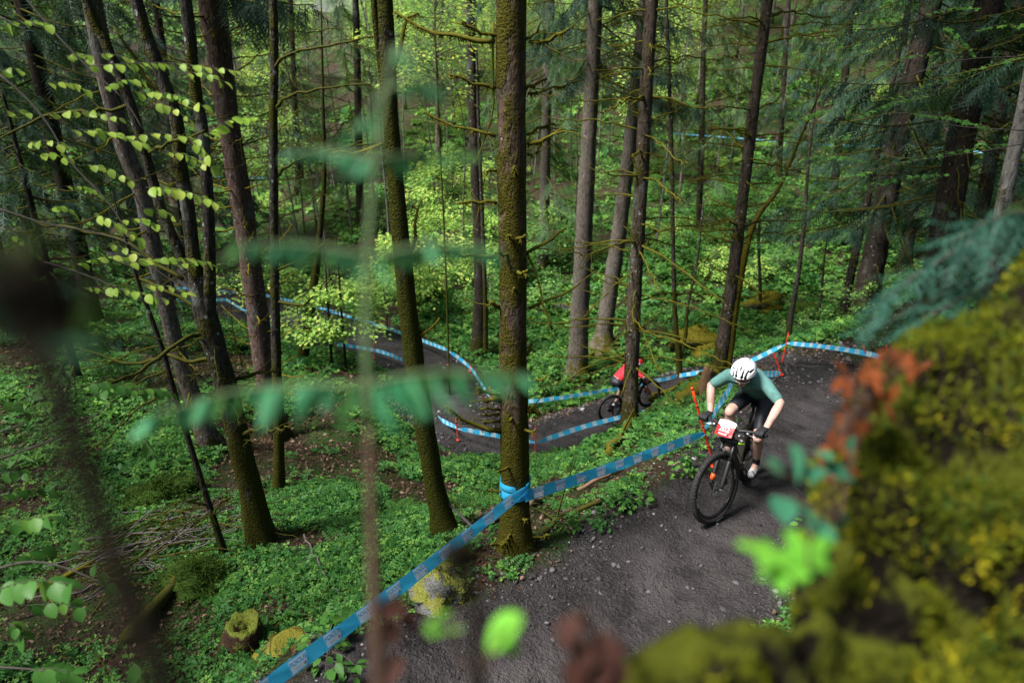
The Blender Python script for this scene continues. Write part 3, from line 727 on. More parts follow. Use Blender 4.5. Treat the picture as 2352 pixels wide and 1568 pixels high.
for a in (
    ([(1985, 708, 66), (2008, 590, 52), (2050, 380, 48), (2095, 190, 46), (2140, 0, 46)], 18, "broad dark spruce trunk on the slope behind the trail bend, right side", CROWNS[1], 1.15, B_DARK, 9, .4, 2.5),
    ([(2140, 730, 76), (2165, 560, 62), (2200, 360, 58), (2240, 150, 56), (2272, 0, 56)], 14, "thick shaded spruce trunk near the right edge, above the mossy bank", CROWNS[0], 1.2, B_DARK, 9, 1.9, 2.5),
    ([(2390, 800, 90), (2400, 500, 80), (2440, 200, 80), (2470, 0, 80)], 10.5, "spruce at the right edge whose dark boughs hang into the view", CROWNS[1], 1.1, B_DARK, 9, 3.6, 2),
    ([(2060, 690, 30), (2085, 560, 26), (2120, 380, 24), (2150, 200, 22), (2180, 0, 20)], 24, "narrower dark spruce between the two thick trunks on the right", CROWNS[0], 1.2, B_DARK, 9, 5.1, 0),
    ([(1600, 700, 16), (1606, 520, 14), (1612, 300, 13), (1618, 60, 12)], 29, "slender green-needled spruce on the far bank right of the slim spruce", CROWN_PALE, 1.0, B_DARK, 8, 2.2, 0),
    ([(1245, 690, 26), (1250, 520, 24), (1254, 300, 22), (1262, 60, 22)], 27, "spruce with long hanging green boughs right of the taped trunk", CROWN_PALE, 1.25, B_GREY, 9, .8, 0),
    ([(830, 560, 20), (826, 420, 18), (822, 240, 17), (818, 40, 16)], 34, "dark spruce at the head of the hollow, left of the leaning mossy trunk", CROWN_PALE, 1.2, B_DARK, 9, 3.0, 0),
    ([(205, 700, 40), (170, 520, 36), (120, 300, 34), (60, 40, 32)], 18, "large dark spruce filling the upper left behind the beech twigs", CROWNS[0], 1.35, B_DARK, 9, .2, 2),
    ([(20, 760, 44), (-30, 500, 38), (-90, 200, 36)], 15, "dark spruce cut by the left edge of the view", CROWNS[1], 1.3, B_DARK, 9, 2.5, 1),
    ([(330, 640, 26), (305, 480, 24), (275, 300, 22), (240, 80, 20)], 26, "dark spruce standing deep in the shade between the leaning stems", CROWNS[1], 1.2, B_DARK, 9, 1.1, 0),
    ([(560, 560, 24), (550, 420, 22), (535, 240, 20), (515, 40, 18)], 33, "dark spruce far back behind the reddish spruce", CROWNS[0], 1.15, B_DARK, 9, 5.3, 0),
    ([(130, 690, 18), (95, 560, 15), (60, 420, 12)], 12.5, "young spruce with boughs to the ground low on the left", CROWNS[2], .8, B_DARK, 1.5, 0, 0),
    ([(415, 860, 12), (405, 760, 10), (400, 690, 8)], 12.2, "young spruce beside the pale trunk on the left slope", CROWNS[2], .45, B_DARK, .8, 2.0, 0)):
    spruce(*a)
for a in (
    ([(90, 640, 30), (50, 450, 28), (0, 240, 26), (-50, 40, 24)], 23, "dark spruce behind the big one in the upper left corner", CROWNS[1], 1.35, B_DARK, 9, .9, 0),
    ([(250, 600, 24), (225, 420, 22), (190, 220, 20), (150, 20, 18)], 31, "distant dark spruce in the gap left of the leaning stems", CROWNS[0], 1.5, B_DARK, 9, 2.9, 0),
    ([(420, 590, 22), (405, 420, 20), (385, 220, 18), (360, 20, 18)], 30, "distant dark spruce right behind the leaning stems", CROWNS[1], 1.3, B_DARK, 9, 4.4, 0),
    ([(-60, 720, 30), (-120, 450, 28), (-180, 200, 26)], 20, "dark spruce mostly outside the left edge", CROWNS[0], 1.4, B_DARK, 9, 5.5, 0),
    ([(2230, 640, 34), (2260, 450, 30), (2300, 250, 28), (2340, 20, 26)], 20, "dark spruce behind the pale birch on the right", CROWNS[1], 1.3, B_DARK, 9, 1.2, 1.5),
    ([(2330, 600, 30), (2370, 400, 28), (2410, 200, 26)], 25, "dark spruce far right behind the others", CROWNS[0], 1.5, B_DARK, 9, 2.1, 0),
    ([(1900, 620, 20), (1915, 450, 18), (1935, 250, 17), (1955, 20, 16)], 29, "dark spruce on the far slope above the trail bend", CROWNS[1], 1.1, B_DARK, 9, 3.3, 0),
    ([(2010, 640, 18), (2030, 470, 16), (2055, 280, 15), (2080, 60, 14)], 26, "slim dark spruce right of the broad trunk behind the bend", CROWNS[1], 1.15, B_DARK, 9, .3, 0),
    ([(1470, 560, 14), (1476, 400, 13), (1482, 200, 12), (1488, 20, 11)], 38, "dark spruce far up the slope behind the slim spruce", CROWNS[1], 1.0, B_DARK, 8, 2.7, 0),
    ([(690, 520, 14), (684, 380, 13), (676, 200, 12), (668, 20, 11)], 40, "dark spruce far back right of the thin mossy trunk", CROWNS[0], 1.0, B_DARK, 8, 1.4, 0),
    ([(1780, 560, 14), (1790, 400, 13), (1800, 200, 12), (1810, 20, 11)], 36, "small dark spruce up the far slope right of the helmet", CROWNS[0], .9, B_DARK, 8, 4.9, 0)):
    spruce(*a)
# two unseen spruces added left of the camera to shade the left slope
for x_, y_, lab, k_ in ((-8.5, 2.0, "unseen spruce added outside the view on the near left for shade", 0), (-10.5, 6.0, "second unseen spruce added outside the view on the left for shade", 1)):
    r = tag(empty("spruce_tree", (x_, y_, hz(x_, y_))), lab, "tree")
    V, F = tube(np.array([[0, 0, -.2], [0, 0, 6], [0, 0, 15]]), [.22, .15, .03], 12, .1); link("trunk", MB().add(V, F).mesh("trunk", B_DARK), r)
    link("crown", CROWNS[k_][0], r, (0, 0, 0), (0, 0, 1.0), 1.25); link("crown_branches", CROWNS[k_][1], r, (0, 0, 0), (0, 0, 1.0), 1.25)
pts = [(2262, 790, 40), (2290, 560, 34), (2318, 400, 32), (2352, 250, 30), (2400, 0, 30)]
r = tree_root("birch_tree", pts, 9, "pale grey birch trunk in the shade at the right edge"); make_trunk(r, pts, 9, B_PALE, 4, 12, seed=77)

# ------------------------------------------------------------------ broadleaf saplings
def sapling(u, v, t, w, h, label, mat, leaves=1500, size=.09, layers=16, seed=1, stem=True, group=None, tmpl=(LEAF_V, LEAF_F), droop=.25, name="sapling"):
    """crown centred on (u, v) at depth t; its stem goes down to the ground"""
    c = at(u, v, t); z = hz(c[0], c[1]); zc = c[2] - h * .5
    r = tag(empty(name, (c[0], c[1], z)), label, "sapling", group)
    cr, tw = leaf_spray(seed, w, h, layers, leaves, size, mat, tmpl, droop)
    link("crown", cr, r, (0, 0, zc - z)); link("twigs", tw, r, (0, 0, zc - z))
    if stem:
        gg = np.random.default_rng(seed); P = np.array([[0, 0, -.1], [gg.normal(0, .08), gg.normal(0, .08), (zc - z) * .5], [0, 0, zc - z], [0, 0, zc - z + h * .8]])
        V, F = tube(smooth_path(P, 10), np.linspace(.012, .006, 10) * (1 + h * .5), 6, .1); link("stem", MB().add(V, F).mesh("stem", M_BR_DARK), r)
    return r
sapling(775, 700, 16.5, 2.9, 1.5, "young beech with bright layered leaves in front of the far trail", M_LEAF_BRIGHT, 3000, .105, 18, 21)
sapling(985, 600, 24, 5.4, 2.9, "wide pale-green beech spreading over the far end of the hollow", M_LEAF_BRIGHT, 6000, .13, 26, 22)
sapling(1040, 430, 28, 4.6, 3.2, "tall light-green beech higher up behind the leaning mossy trunk", M_LEAF_BRIGHT, 4600, .13, 22, 23)
sapling(1270, 560, 26, 3.0, 4.2, "mid-green beech between the taped spruce and the grey spruce", M_LEAF_MID, 3000, .11, 20, 24)
sapling(1000, 90, 14, 3.0, 2.4, "yellow-leaved maple branches high behind the leaning mossy trunk", M_LEAF_YELLOW, 420, .10, 16, 25, stem=True)
sapling(900, 110, 22, 3.5, 3, "sparse yellow-green maple high up left of the taped spruce", M_LEAF_YELLOW, 500, .12, 16, 26)
sapling(640, 640, 18, 1.8, .8, "low bright-leaved sapling behind the thin mossy trunk", M_LEAF_BRIGHT, 900, .10, 10, 27)
sapling(525, 650, 15, 1.6, .7, "low sapling with pale leaves left of the reddish spruce foot", M_LEAF_BRIGHT, 420, .07, 10, 28)
sapling(1120, 660, 22, 2.4, 1.4, "leafy sapling over the dark trunk left of the taped spruce", M_LEAF_MID, 1400, .085, 14, 29)
sapling(1390, 700, 24, 1.6, 1.6, "thin sapling beside the rooted spruce in the valley", M_LEAF_MID, 600, .08, 12, 30)
sapling(1960, 700, 17.5, 2.0, 1.4, "leafy sapling behind the tape right of the bend", M_LEAF_MID, 1300, .075, 14, 31)
sapling(1850, 745, 18.5, 1.5, .9, "small leafy sapling behind the orange post at the bend", M_LEAF_MID, 800, .07, 12, 32)

sapling(880, 640, 21, 2.4, 1.2, "low bright beech spray left of the leaning mossy trunk", M_LEAF_BRIGHT, 1500, .11, 14, 33)
sapling(1150, 540, 25, 2.6, 2.2, "bright beech sapling seen right of the taped trunk's left edge", M_LEAF_BRIGHT, 1800, .12, 16, 34)
sapling(620, 330, 27, 4.0, 3.0, "sparse pale maple behind the thin mossy trunk", M_LEAF_BRIGHT, 1300, .12, 18, 35)
# ------------------------------------------------------------------ woodland on the far slope: copies of a few trees and shrubs
def far_tree_meshes(seed, mat, h):
    gg = np.random.default_rng(seed)
    P = np.array([[0, 0, -.3], [gg.normal(0, .12), gg.normal(0, .12), h * .35], [gg.normal(0, .3), gg.normal(0, .3), h * .7], [gg.normal(0, .5), gg.normal(0, .5), h]])
    V, F = tube(smooth_path(P, 14), np.linspace(.11, .02, 14), 7, .1)
    tr = MB().add(V, F).mesh("trunk", B_PALE if seed % 2 else B_GREY)
    cr, tw = leaf_spray(seed, 4.2, h * .8, 38, 3600, .115, mat, droop=.2, flatten=.2)
    return tr, cr, tw, h
FAR = [far_tree_meshes(41, M_LEAF_BRIGHT, 9), far_tree_meshes(42, M_LEAF_MID, 10), far_tree_meshes(43, M_LEAF_YELLOW, 8), far_tree_meshes(45, M_LEAF_BRIGHT, 11)]
SHR = [leaf_spray(51 + k, 1.9, 1.25, 16, 1100, .085, (M_LEAF_MID, M_LEAF_BRIGHT, M_LEAF_DEEP)[k], droop=.3, flatten=.2) for k in range(3)]
g = np.random.default_rng(99)
TXT = ("pale thin-trunked tree with bright spring leaves on the far slope", "thin grey tree with mid-green leaves on the far slope",
       "low pale tree with yellow-green leaves on the far slope", "tall pale tree with bright leaves on the far slope")
placed = []
def spot(x0, x1, y0, y1, gap):
    for _ in range(200):
        x, y = g.uniform(x0, x1), g.uniform(y0, y1)
        if (-.40 * y < x < .50 * y) and not (y > 38 and -.275 < x / y < -.205) and all((x - a) ** 2 + (y - b) ** 2 > gap * gap for a, b in placed) and DS(np.array([x]), np.array([y]))[0] > 1.6:
            placed.append((x, y)); return x, y
    return None
for k in range(74):
    s_ = spot(-46, 52, 33, 76, 1.9)
    if s_ is None: continue
    i = int(g.integers(4)); tr, cr, tw, h = FAR[i]
    r = tag(empty("slope_tree", (s_[0], s_[1], hz(*s_)), (g.normal(0, .03), g.normal(0, .03), g.random() * 6.28)), TXT[i], "tree", "trees on the far slope, kind %s" % ("one", "two", "three", "four")[i])
    sc = .8 + .5 * g.random(); r.scale = (sc,) * 3
    link("trunk", tr, r); link("crown", cr, r, (0, 0, h * .28)); link("twigs", tw, r, (0, 0, h * .28))
def bare_twigs(seed):
    gg = np.random.default_rng(seed); mb = MB()
    for q in range(46):
        z = 1.2 + 9.5 * gg.random(); a = gg.random() * 6.28; l = .5 + 1.1 * gg.random(); d = np.array([math.cos(a), math.sin(a), .25 + .3 * gg.normal()])
        A = np.array([[0, 0, z], [0, 0, z] + d * l * .5 + gg.normal(0, .06, 3), [0, 0, z] + d * l + gg.normal(0, .12, 3)]); mb.add(*tube(smooth_path(A, 4), [.016, .011, .008, .004], 3, 0, False))
        for _ in range(3):
            p = A[1] + (A[2] - A[1]) * gg.random(); e = p + (d + gg.normal(0, .6, 3)) * l * .4; mb.add(*tube(np.array([p, e]), [.008, .003], 3, 0, False))
    return mb.mesh("twigs", M_BR_DARK)
BTW = [bare_twigs(61), bare_twigs(62)]
for k in range(46):          # bare pale poles lower down
    s_ = spot(-16, 26, 25, 44, 1.1)
    if s_ is None: continue
    tr = FAR[k % 4][0]
    r = tag(empty("slope_pole", (s_[0], s_[1], hz(*s_)), (g.normal(0, .06), g.normal(0, .06), g.random() * 6.28)), "slim bare pale trunk standing on the leaf-covered far slope", "tree", "bare pale trunks on the far slope")
    sc = .5 + .25 * g.random(); link("trunk", tr, r, scale=(sc * .7, sc * .7, sc * 1.3)); link("twigs", BTW[k % 2], r, scale=sc * 1.2)
STX = ("mid-green leafy shrub on the far slope", "bright-green leafy shrub on the far slope", "deep-green leafy shrub on the far slope")
for k in range(120):
    s_ = spot(-30, 34, 21, 50, .8)
    if s_ is None: continue
    i = int(g.integers(3))
    r = tag(empty("slope_shrub", (s_[0], s_[1], hz(*s_) - .1), (0, 0, g.random() * 6.28)), STX[i], "shrub", "shrubs on the far slope, kind %s" % ("one", "two", "three")[i])
    r.scale = (.5 + .8 * g.random(),) * 3
    link("crown", SHR[i][0], r); link("twigs", SHR[i][1], r)
# the wood farther off reads as one mass
n = 46000
x = g.uniform(-75, 80, n); y = g.uniform(58, 125, n); zz = H0(x, y) + 9 * g.random(n) ** .8 * (.3 + fbm(x * .25, y * .25, 2, 9))
k = (fbm(x * .3, y * .3, 3, 17) > .40) & ~((x / y > -.285) & (x / y < -.2))
x, y, zz = x[k], y[k], zz[k]; n = len(x)
V, F, ix = scatter(LEAF_V, LEAF_F, np.stack([x, y, zz], 1), rotm(g.normal(0, .7, n), g.normal(0, .7, n), g.random(n) * 6.28), .45 * (.6 + .8 * g.random(n)))
tag(link("far_wood", mesh_np("far_wood", V, F, (M_LEAF_MID,), rnd=g.random(n)[ix], smooth=False)), "light green wood beyond the far slope", "wood", kind="stuff")

# ------------------------------------------------------------------ beech twigs with single leaves, near left
def leaf_mesh(name, mat, kind):
    if kind == "beech":
        L = np.array([0, .12, .3, .5, .7, .87, 1.0]); W = np.array([0, .2, .33, .36, .29, .16, 0])
        V = []; F = []
        for i, (l, w) in enumerate(zip(L, W)):
            z = -.18 * l * l
            V += [[l, w, z + .10 * w / .36], [l, 0, z], [l, -w, z + .10 * w / .36]]
            if i: b = 3 * i; F += [[b - 3, b - 2, b + 1, b], [b - 2, b - 1, b + 2, b + 1]]
        return mesh_np(name, np.array(V), [np.array(F)], (mat,), rnd=np.full(len(V), .3))
    # maple: five lobes
    a = np.radians([180, 140, 110, 75, 52, 22, 0, -22, -52, -75, -110, -140]); rr = np.array([.06, .45, .62, .42, .88, .5, 1.05, .5, .88, .42, .62, .45])
    V = np.stack([np.cos(a) * rr * .62 + .36, np.sin(a) * rr * .62, -.12 * rr ** 2], 1); V = np.r_[V, [[.36, 0, .02]]]
    n = 12; F = [[12, i, (i + 1) % n] for i in range(n)]
    return mesh_np(name, V, [np.array(F)], (mat,), rnd=np.full(len(V), .3))
BEECH = leaf_mesh("leaf", M_LEAF_BEECH, "beech"); BEECH_D = leaf_mesh("leaf", M_LEAF_DEEP, "beech"); MAPLE = leaf_mesh("leaf", M_LEAF_DEEP, "maple")
def leafy_branch(name, label, stems, rows, t, leaf, size, g, cat="branch", spread=.5, hang=.5, twr=.0022, tj=.35):
    """stems: polylines (u,v) of the bearing wood; rows: (u0,v0,u1,v1,n) lines of leaves on thin twigs"""
    b = at(*stems[0][0][:2], t); r = tag(empty(name, tuple(b)), label, cat); o = np.array(b)
    for st, w in stems[0:0] + [(s, .007) for s in stems]:
        P = np.array([at(u, v, t + dt) for u, v, dt in [(q + (0,))[:3] for q in st]]) - o
        V, F = tube(smooth_path(P, 4 * len(P)), np.linspace(w, w * .45, 4 * len(P)), 6, .1); link("stem", MB().add(V, F).mesh("stem", M_TWIG), r)
    for u0, v0, u1, v1, n in rows:
        dt0 = g.normal(0, tj); dt1 = dt0 + g.normal(0, .15)
        A = at(u0, v0, t + dt0); B = at(u1, v1, t + dt1); M_ = (A + B) / 2 + np.array([0, 0, .03])
        P = smooth_path([A, M_, B], 8); V, F = tube(P - o, np.linspace(twr, twr * .5, 8), 4, 0, False); tw = link("twig", MB().add(V, F).mesh("twig", M_TWIG), r)
        d = (B - A) / np.linalg.norm(B - A); sd = np.cross(d, [0, 0, 1.]); sd /= np.linalg.norm(sd)
        n = int(n * 1.5)
        for k in range(n):
            q = (k + .6 * g.random()) / n; p = np.array([np.interp(q, np.linspace(0, 1, 8), P[:, i]) for i in range(3)])
            D = d * .5 + sd * (1 if k % 2 else -1) * spread * (.5 + g.random()) + np.array([0, 0, -hang * (.3 + g.random())])
            R = from_dir(D[None], np.array([g.normal(0, .5)]))[0]; s_ = size * (.65 + .6 * g.random())
            lf = bpy.data.objects.new("leaf", leaf); COL.objects.link(lf); lf.parent = r
            lf.matrix_basis = Matrix.Translation(Vector(p - o)) @ Matrix(R.tolist()).to_4x4() @ Matrix.Diagonal((s_, s_, s_, 1))
    return r
g = np.random.default_rng(5)
leafy_branch("beech_branch", "beech twigs with bright young leaves hanging across the upper left",
    [[(45, -20), (130, 80), (205, 157), (285, 230), (330, 300)], [(0, 172), (60, 225), (110, 285), (165, 375), (240, 455), (300, 540)], [(0, 40), (60, 70)]],
    [(185, 128, 340, 150, 5), (200, 152, 560, 165, 17), (0, 62, 120, 60, 7), (0, 165, 60, 172, 3), (10, 270, 70, 262, 3), (110, 190, 205, 212, 6), (310, 212, 470, 245, 10), (350, 235, 440, 280, 6),
     (110, 262, 285, 275, 9), (160, 300, 325, 330, 9), (285, 315, 460, 322, 8), (470, 312, 585, 270, 9), (440, 325, 505, 400, 6), (100, 352, 165, 372, 4), (200, 378, 305, 420, 7),
     (150, 428, 235, 450, 5), (118, 478, 172, 492, 4), (335, 430, 505, 470, 13), (380, 350, 470, 380, 7), (60, 330, 160, 340, 6), (240, 200, 330, 190, 6), (420, 170, 520, 190, 6), (150, 130, 210, 140, 4), (285, 505, 365, 522, 5), (215, 490, 330, 562, 8), (30, 540, 90, 595, 4), (330, 480, 400, 500, 4)], 4.1, BEECH, .058, g)
leafy_branch("beech_branch", "beech bough with pale leaves reaching in from the left at mid height",
    [[(0, 480), (110, 515), (200, 530), (300, 562), (360, 620), (420, 660)], [(100, 600), (220, 640), (330, 690)]],
    [(150, 615, 300, 590, 9), (290, 605, 480, 600, 12), (190, 660, 390, 690, 12), (330, 655, 440, 680, 6), (250, 560, 330, 600, 5), (400, 610, 500, 612, 5)], 4.6, BEECH, .060, g)
leafy_branch("beech_branch", "lower beech branch with green leaves over the left slope",
    [[(-20, 1060), (120, 1010), (210, 960), (270, 915), (330, 890)], [(-20, 1000), (60, 970)]],
    [(150, 945, 300, 880, 12), (200, 880, 330, 905, 11), (290, 900, 400, 905, 8), (315, 985, 370, 1010, 5), (0, 920, 70, 960, 5), (0, 1085, 95, 1100, 6), (330, 1010, 360, 1060, 4), (20, 940, 120, 900, 6)], 4.4, BEECH_D, .07, g)
leafy_branch("beech_branch", "shaded beech twigs with broad leaves in the lower left corner",
    [[(-20, 1310), (60, 1290), (140, 1300), (240, 1340)], [(-20, 1530), (60, 1535), (150, 1545)]],
    [(20, 1210, 130, 1190, 6), (20, 1290, 160, 1250, 7), (0, 1350, 170, 1340, 8), (60, 1390, 200, 1400, 6), (20, 1430, 60, 1470, 4), (70, 1540, 180, 1550, 6), (300, 1520, 340, 1560, 3), (0, 1140, 120, 1130, 7), (210, 1290, 260, 1350, 4)], 3.6, BEECH_D, .078, g)
leafy_branch("maple_branch", "maple sprays with green lobed leaves across the upper right",
    [[(2352, 300), (2200, 290), (2080, 260), (1960, 275)], [(2352, 330), (2240, 350), (2100, 370), (1960, 400)], [(2352, 130), (2200, 140), (2050, 190), (1950, 240)]],
    [(1760, 430, 1960, 300, 20), (1960, 270, 2120, 220, 16), (2030, 230, 2340, 130, 24), (1960, 160, 2160, 120, 14), (2100, 260, 2290, 300, 16), (1960, 400, 2300, 330, 28),
     (2000, 420, 2180, 400, 14), (1850, 360, 1990, 370, 12), (2130, 30, 2250, 20, 10), (2240, 70, 2340, 60, 8), (2170, 60, 2240, 130, 8), (1800, 300, 1900, 250, 12), (1840, 470, 1960, 440, 10)], 7.5, MAPLE, .095, g, spread=.8, hang=.25)
# ------------------------------------------------------------------ forest floor cover
M_COVER = leafmat("ground_cover_leaves", (.014, .065, .015), (.058, .175, .038), (.14, .28, .05), .45, .38)
M_LITTER = leafmat("dead_leaves", (.040, .021, .014), (.105, .058, .038), (.19, .12, .09), .6, .1)
M_STONE = None
def stone_material():
    m, nt, out = newmat("gravel_stone")
    a = nd(nt, "ShaderNodeAttribute", attribute_name="rnd").outputs[2]
    col = mix(nt, a, (.020, .018, .0185), (.105, .10, .10))
    col = mix(nt, ramp(nt, a, .9, .99), col, (.27, .26, .255))
    bsdf(nt, out, col, .7, spec=.15); return m
M_STONE = stone_material()
# templates
def trefoil():
    V = []; F = []
    for k in range(3):
        a = k * 2.094; c, s = math.cos(a), math.sin(a)
        R = np.array([[c, -s, 0], [s, c, 0], [0, 0, 1]])
        L = np.array([[.05, 0, 0], [.55, .42, .12], [1, 0, -.15], [.55, -.42, .12]]) @ R.T
        F += [[4 * k, 4 * k + 2, 4 * k + 1], [4 * k, 4 * k + 3, 4 * k + 2]]; V.append(L)
    return np.concatenate(V), [np.array(F)]
TREF = trefoil()
def rosette():
    gg = np.random.default_rng(4); V = []; F = []
    for k in range(6):
        a = k * 1.047 + gg.normal(0, .2); c, s = math.cos(a), math.sin(a); up = .15 + .5 * gg.random()
        L = np.array([[.08, 0, 0], [.5, .22, .25 + up * .4], [1, 0, .1 + up * .3], [.5, -.22, .25 + up * .4]]) @ np.array([[c, -s, 0], [s, c, 0], [0, 0, 1]]).T
        F += [[4 * k, 4 * k + 2, 4 * k + 1], [4 * k, 4 * k + 3, 4 * k + 2]]; V.append(L)
    return np.concatenate(V), [np.array(F)]
ROSE = rosette()
_sl = np.array([at(u, v, t)[:2] for u, v, t in ((1300, 1130, 8.9), (1450, 1060, 9), (1560, 1120, 7.4), (1400, 1180, 8))]).mean(0)
def green_density(x, y):
    """share of the floor that is leafy: lush on the valley floor and left slope, patchy on the bank between the trails"""
    d = DS(x, y); n = fbm(x * .8, y * .8, 4, 41); n2 = fbm(x * .23, y * .23, 3, 43)
    p = np.clip((n - .375) * 6, 0, 1) * np.clip((n2 - .22) * 4.5, .15, 1)
    p = np.where((y > 15.5) & (y < 27) & (x > -4), np.maximum(p, .75 * np.clip((n - .25) * 5, .2, 1)), p)
    p = np.where((np.hypot(x - _sl[0], y - _sl[1]) < 2.2), p * .45, p)
    p = np.where((x > 2.6) & (y < 13), p * .35, p)
    p = np.where(y > 27, p * .55, p)
    return p * np.clip((d - .95 - .25 * np.clip((y - 11) / 3, 0, 1) + (vnoise(x * 2.5, y * 2.5, 8) - .5) * .5) / .35, 0, 1)
def wedge(n, y0, y1, g, pw=1.0, side=1.0):
    y = y0 + (y1 - y0) * g.random(n) ** pw; x = (g.random(n) * 2 - 1) * (y * .80 + 1.2) * side
    return x, y
g = np.random.default_rng(17)
X = []; Y_ = []; S = []
for n, y0, y1, s0 in ((140000, 3.2, 8, .026), (105000, 8, 14, .040), (60000, 14, 22, .07), (52000, 22, 34, .11), (34000, 34, 52, .2)):
    x, y = wedge(n, y0, y1, g, .75); k = g.random(n) < green_density(x, y)
    X.append(x[k]); Y_.append(y[k]); S.append(np.full(k.sum(), s0))
x = np.concatenate(X); y = np.concatenate(Y_); s = np.concatenate(S); n = len(x)
hgt = .02 + .10 * g.random(n) ** 2 * np.clip(s / .03, 1, 3)
pos = np.stack([x, y, HS(x, y) + hgt], 1)
isro = g.random(n) < .25
MBC = MB()
for tm, k, f in ((TREF, ~isro, 1.0), (ROSE, isro, 1.5)):
    m_ = k.sum(); V, F, ix = scatter(*tm, pos[k] - (np.array([0, 0, .02]) if tm is ROSE else 0), rotm(g.normal(0, .35, m_), g.normal(0, .35, m_), g.random(m_) * 6.28), (s[k] * f) * np.exp(g.normal(-.05, .42, m_)))
    tint = np.clip(fbm(pos[k][:, 0] * .7, pos[k][:, 1] * .7, 3, 77) * .9 + g.normal(0, .18, m_), 0, .99)
    MBC.add(V, F, rnd=tint[ix])
FV = []; FF_ = []
for k_ in range(7):
    q = .12 + .13 * k_
    for sd_ in (-1, 1):
        b_ = len(FV); w_ = .34 * math.sin(math.pi * (.2 + .78 * q)); z_ = .5 * q - .55 * q * q
        FV += [[q, 0, z_], [q + .09, sd_ * w_ * .5, z_ + .02], [q + .05, sd_ * w_, z_ - .04], [q - .03, sd_ * w_ * .5, z_ + .02]]; FF_ += [[b_, b_ + 1, b_ + 2, b_ + 3]]
n_ = 9000; x_, y_ = wedge(n_, 3.4, 15, g, .8); k_ = g.random(n_) < green_density(x_, y_) * np.clip((fbm(x_ * .6, y_ * .6, 3, 91) - .42) * 8, 0, 1); x_, y_ = x_[k_], y_[k_]; n_ = len(x_)
V, F, ix = scatter(np.array(FV), [np.array(FF_)], np.stack([x_, y_, HS(x_, y_) + .02], 1), rotm(g.normal(0, .2, n_), g.normal(-.5, .25, n_), g.random(n_) * 6.28), .10 + .14 * g.random(n_))
MBC.add(V, F, rnd=(.25 * g.random(n_) + .1)[ix])
tag(link("ground_cover", MBC.mesh("ground_cover", M_COVER, smooth=False)), "low green herbs and wood sorrel carpeting the forest floor", "ground cover", kind="stuff")
# leaf litter
n = 60000; x, y = wedge(n, 3.0, 16, g, .85)
k = (DS(x, y) > .75 + .5 * g.random(n)) & (g.random(n) < np.clip(1.15 - green_density(x, y) * .8, .15, 1) * (.35 + .9 * fbm(x * .9, y * .9, 3, 61)))
x, y = x[k], y[k]; n = len(x)
V, F, ix = scatter(LEAF_V * np.array([1, 1, 1.6]), LEAF_F, np.stack([x, y, HS(x, y) + .008 + .012 * g.random(n)], 1), rotm(g.normal(0, .5, n), g.normal(0, .5, n), g.random(n) * 6.28), .038 * (.5 + g.random(n)) * np.clip(y / 7, 1, 2))
tag(link("leaf_litter", mesh_np("leaf_litter", V, F, (M_LITTER,), rnd=g.random(n)[ix] * .9, smooth=False)), "brown dead leaves scattered between the herbs", "leaf litter", kind="stuff")
# fallen twigs as litter
n = 2600; x, y = wedge(n, 3.5, 15, g); k = DS(x, y) > 1.2; x, y = x[k], y[k]; n = len(x)
ST = np.array([[0, .012, 0], [0, -.012, 0], [0, 0, .02], [.5, .012, .05], [.5, -.012, .05], [.5, 0, .07], [1, .004, .01], [1, -.004, .01], [1, 0, .016]])
SF = [np.array([[0, 1, 4, 3], [1, 2, 5, 4], [2, 0, 3, 5], [3, 4, 7, 6], [4, 5, 8, 7], [5, 3, 6, 8]])]
V, F, ix = scatter(ST, SF, np.stack([x, y, HS(x, y) + .005], 1), rotm(g.normal(0, .2, n), g.normal(0, .2, n), g.random(n) * 6.28), .12 + .4 * g.random(n) ** 3)
tag(link("fallen_twigs", mesh_np("fallen_twigs", V, F, (M_BR_DARK,), rnd=g.random(n)[ix] * .8, smooth=False)), "thin fallen twigs strewn over the forest floor", "twigs", kind="stuff")
# gravel
def rock_template(seed, sub=1):
    gg = np.random.default_rng(seed); t = (1 + 5 ** .5) / 2
    V = np.array([[-1, t, 0], [1, t, 0], [-1, -t, 0], [1, -t, 0], [0, -1, t], [0, 1, t], [0, -1, -t], [0, 1, -t], [t, 0, -1], [t, 0, 1], [-t, 0, -1], [-t, 0, 1]], float) / 1.9
    V *= (.75 + .5 * gg.random((12, 1))); V[:, 2] *= .62; V[:, 0] *= 1.15
    F = np.array([[0, 11, 5], [0, 5, 1], [0, 1, 7], [0, 7, 10], [0, 10, 11], [1, 5, 9], [5, 11, 4], [11, 10, 2], [10, 7, 6], [7, 1, 8], [3, 9, 4], [3, 4, 2], [3, 2, 6], [3, 6, 8], [3, 8, 9], [4, 9, 5], [2, 4, 11], [6, 2, 10], [8, 6, 7], [9, 8, 1]])
    return V, [F]
MBG = MB()
OCT = (np.array([[1, 0, 0], [-.9, .1, 0], [0, .8, .1], [.1, -.9, 0], [.1, 0, .6], [0, 0, -.6]]), [np.array([[0, 2, 4], [2, 1, 4], [1, 3, 4], [3, 0, 4], [2, 0, 5], [1, 2, 5], [3, 1, 5], [0, 3, 5]])])
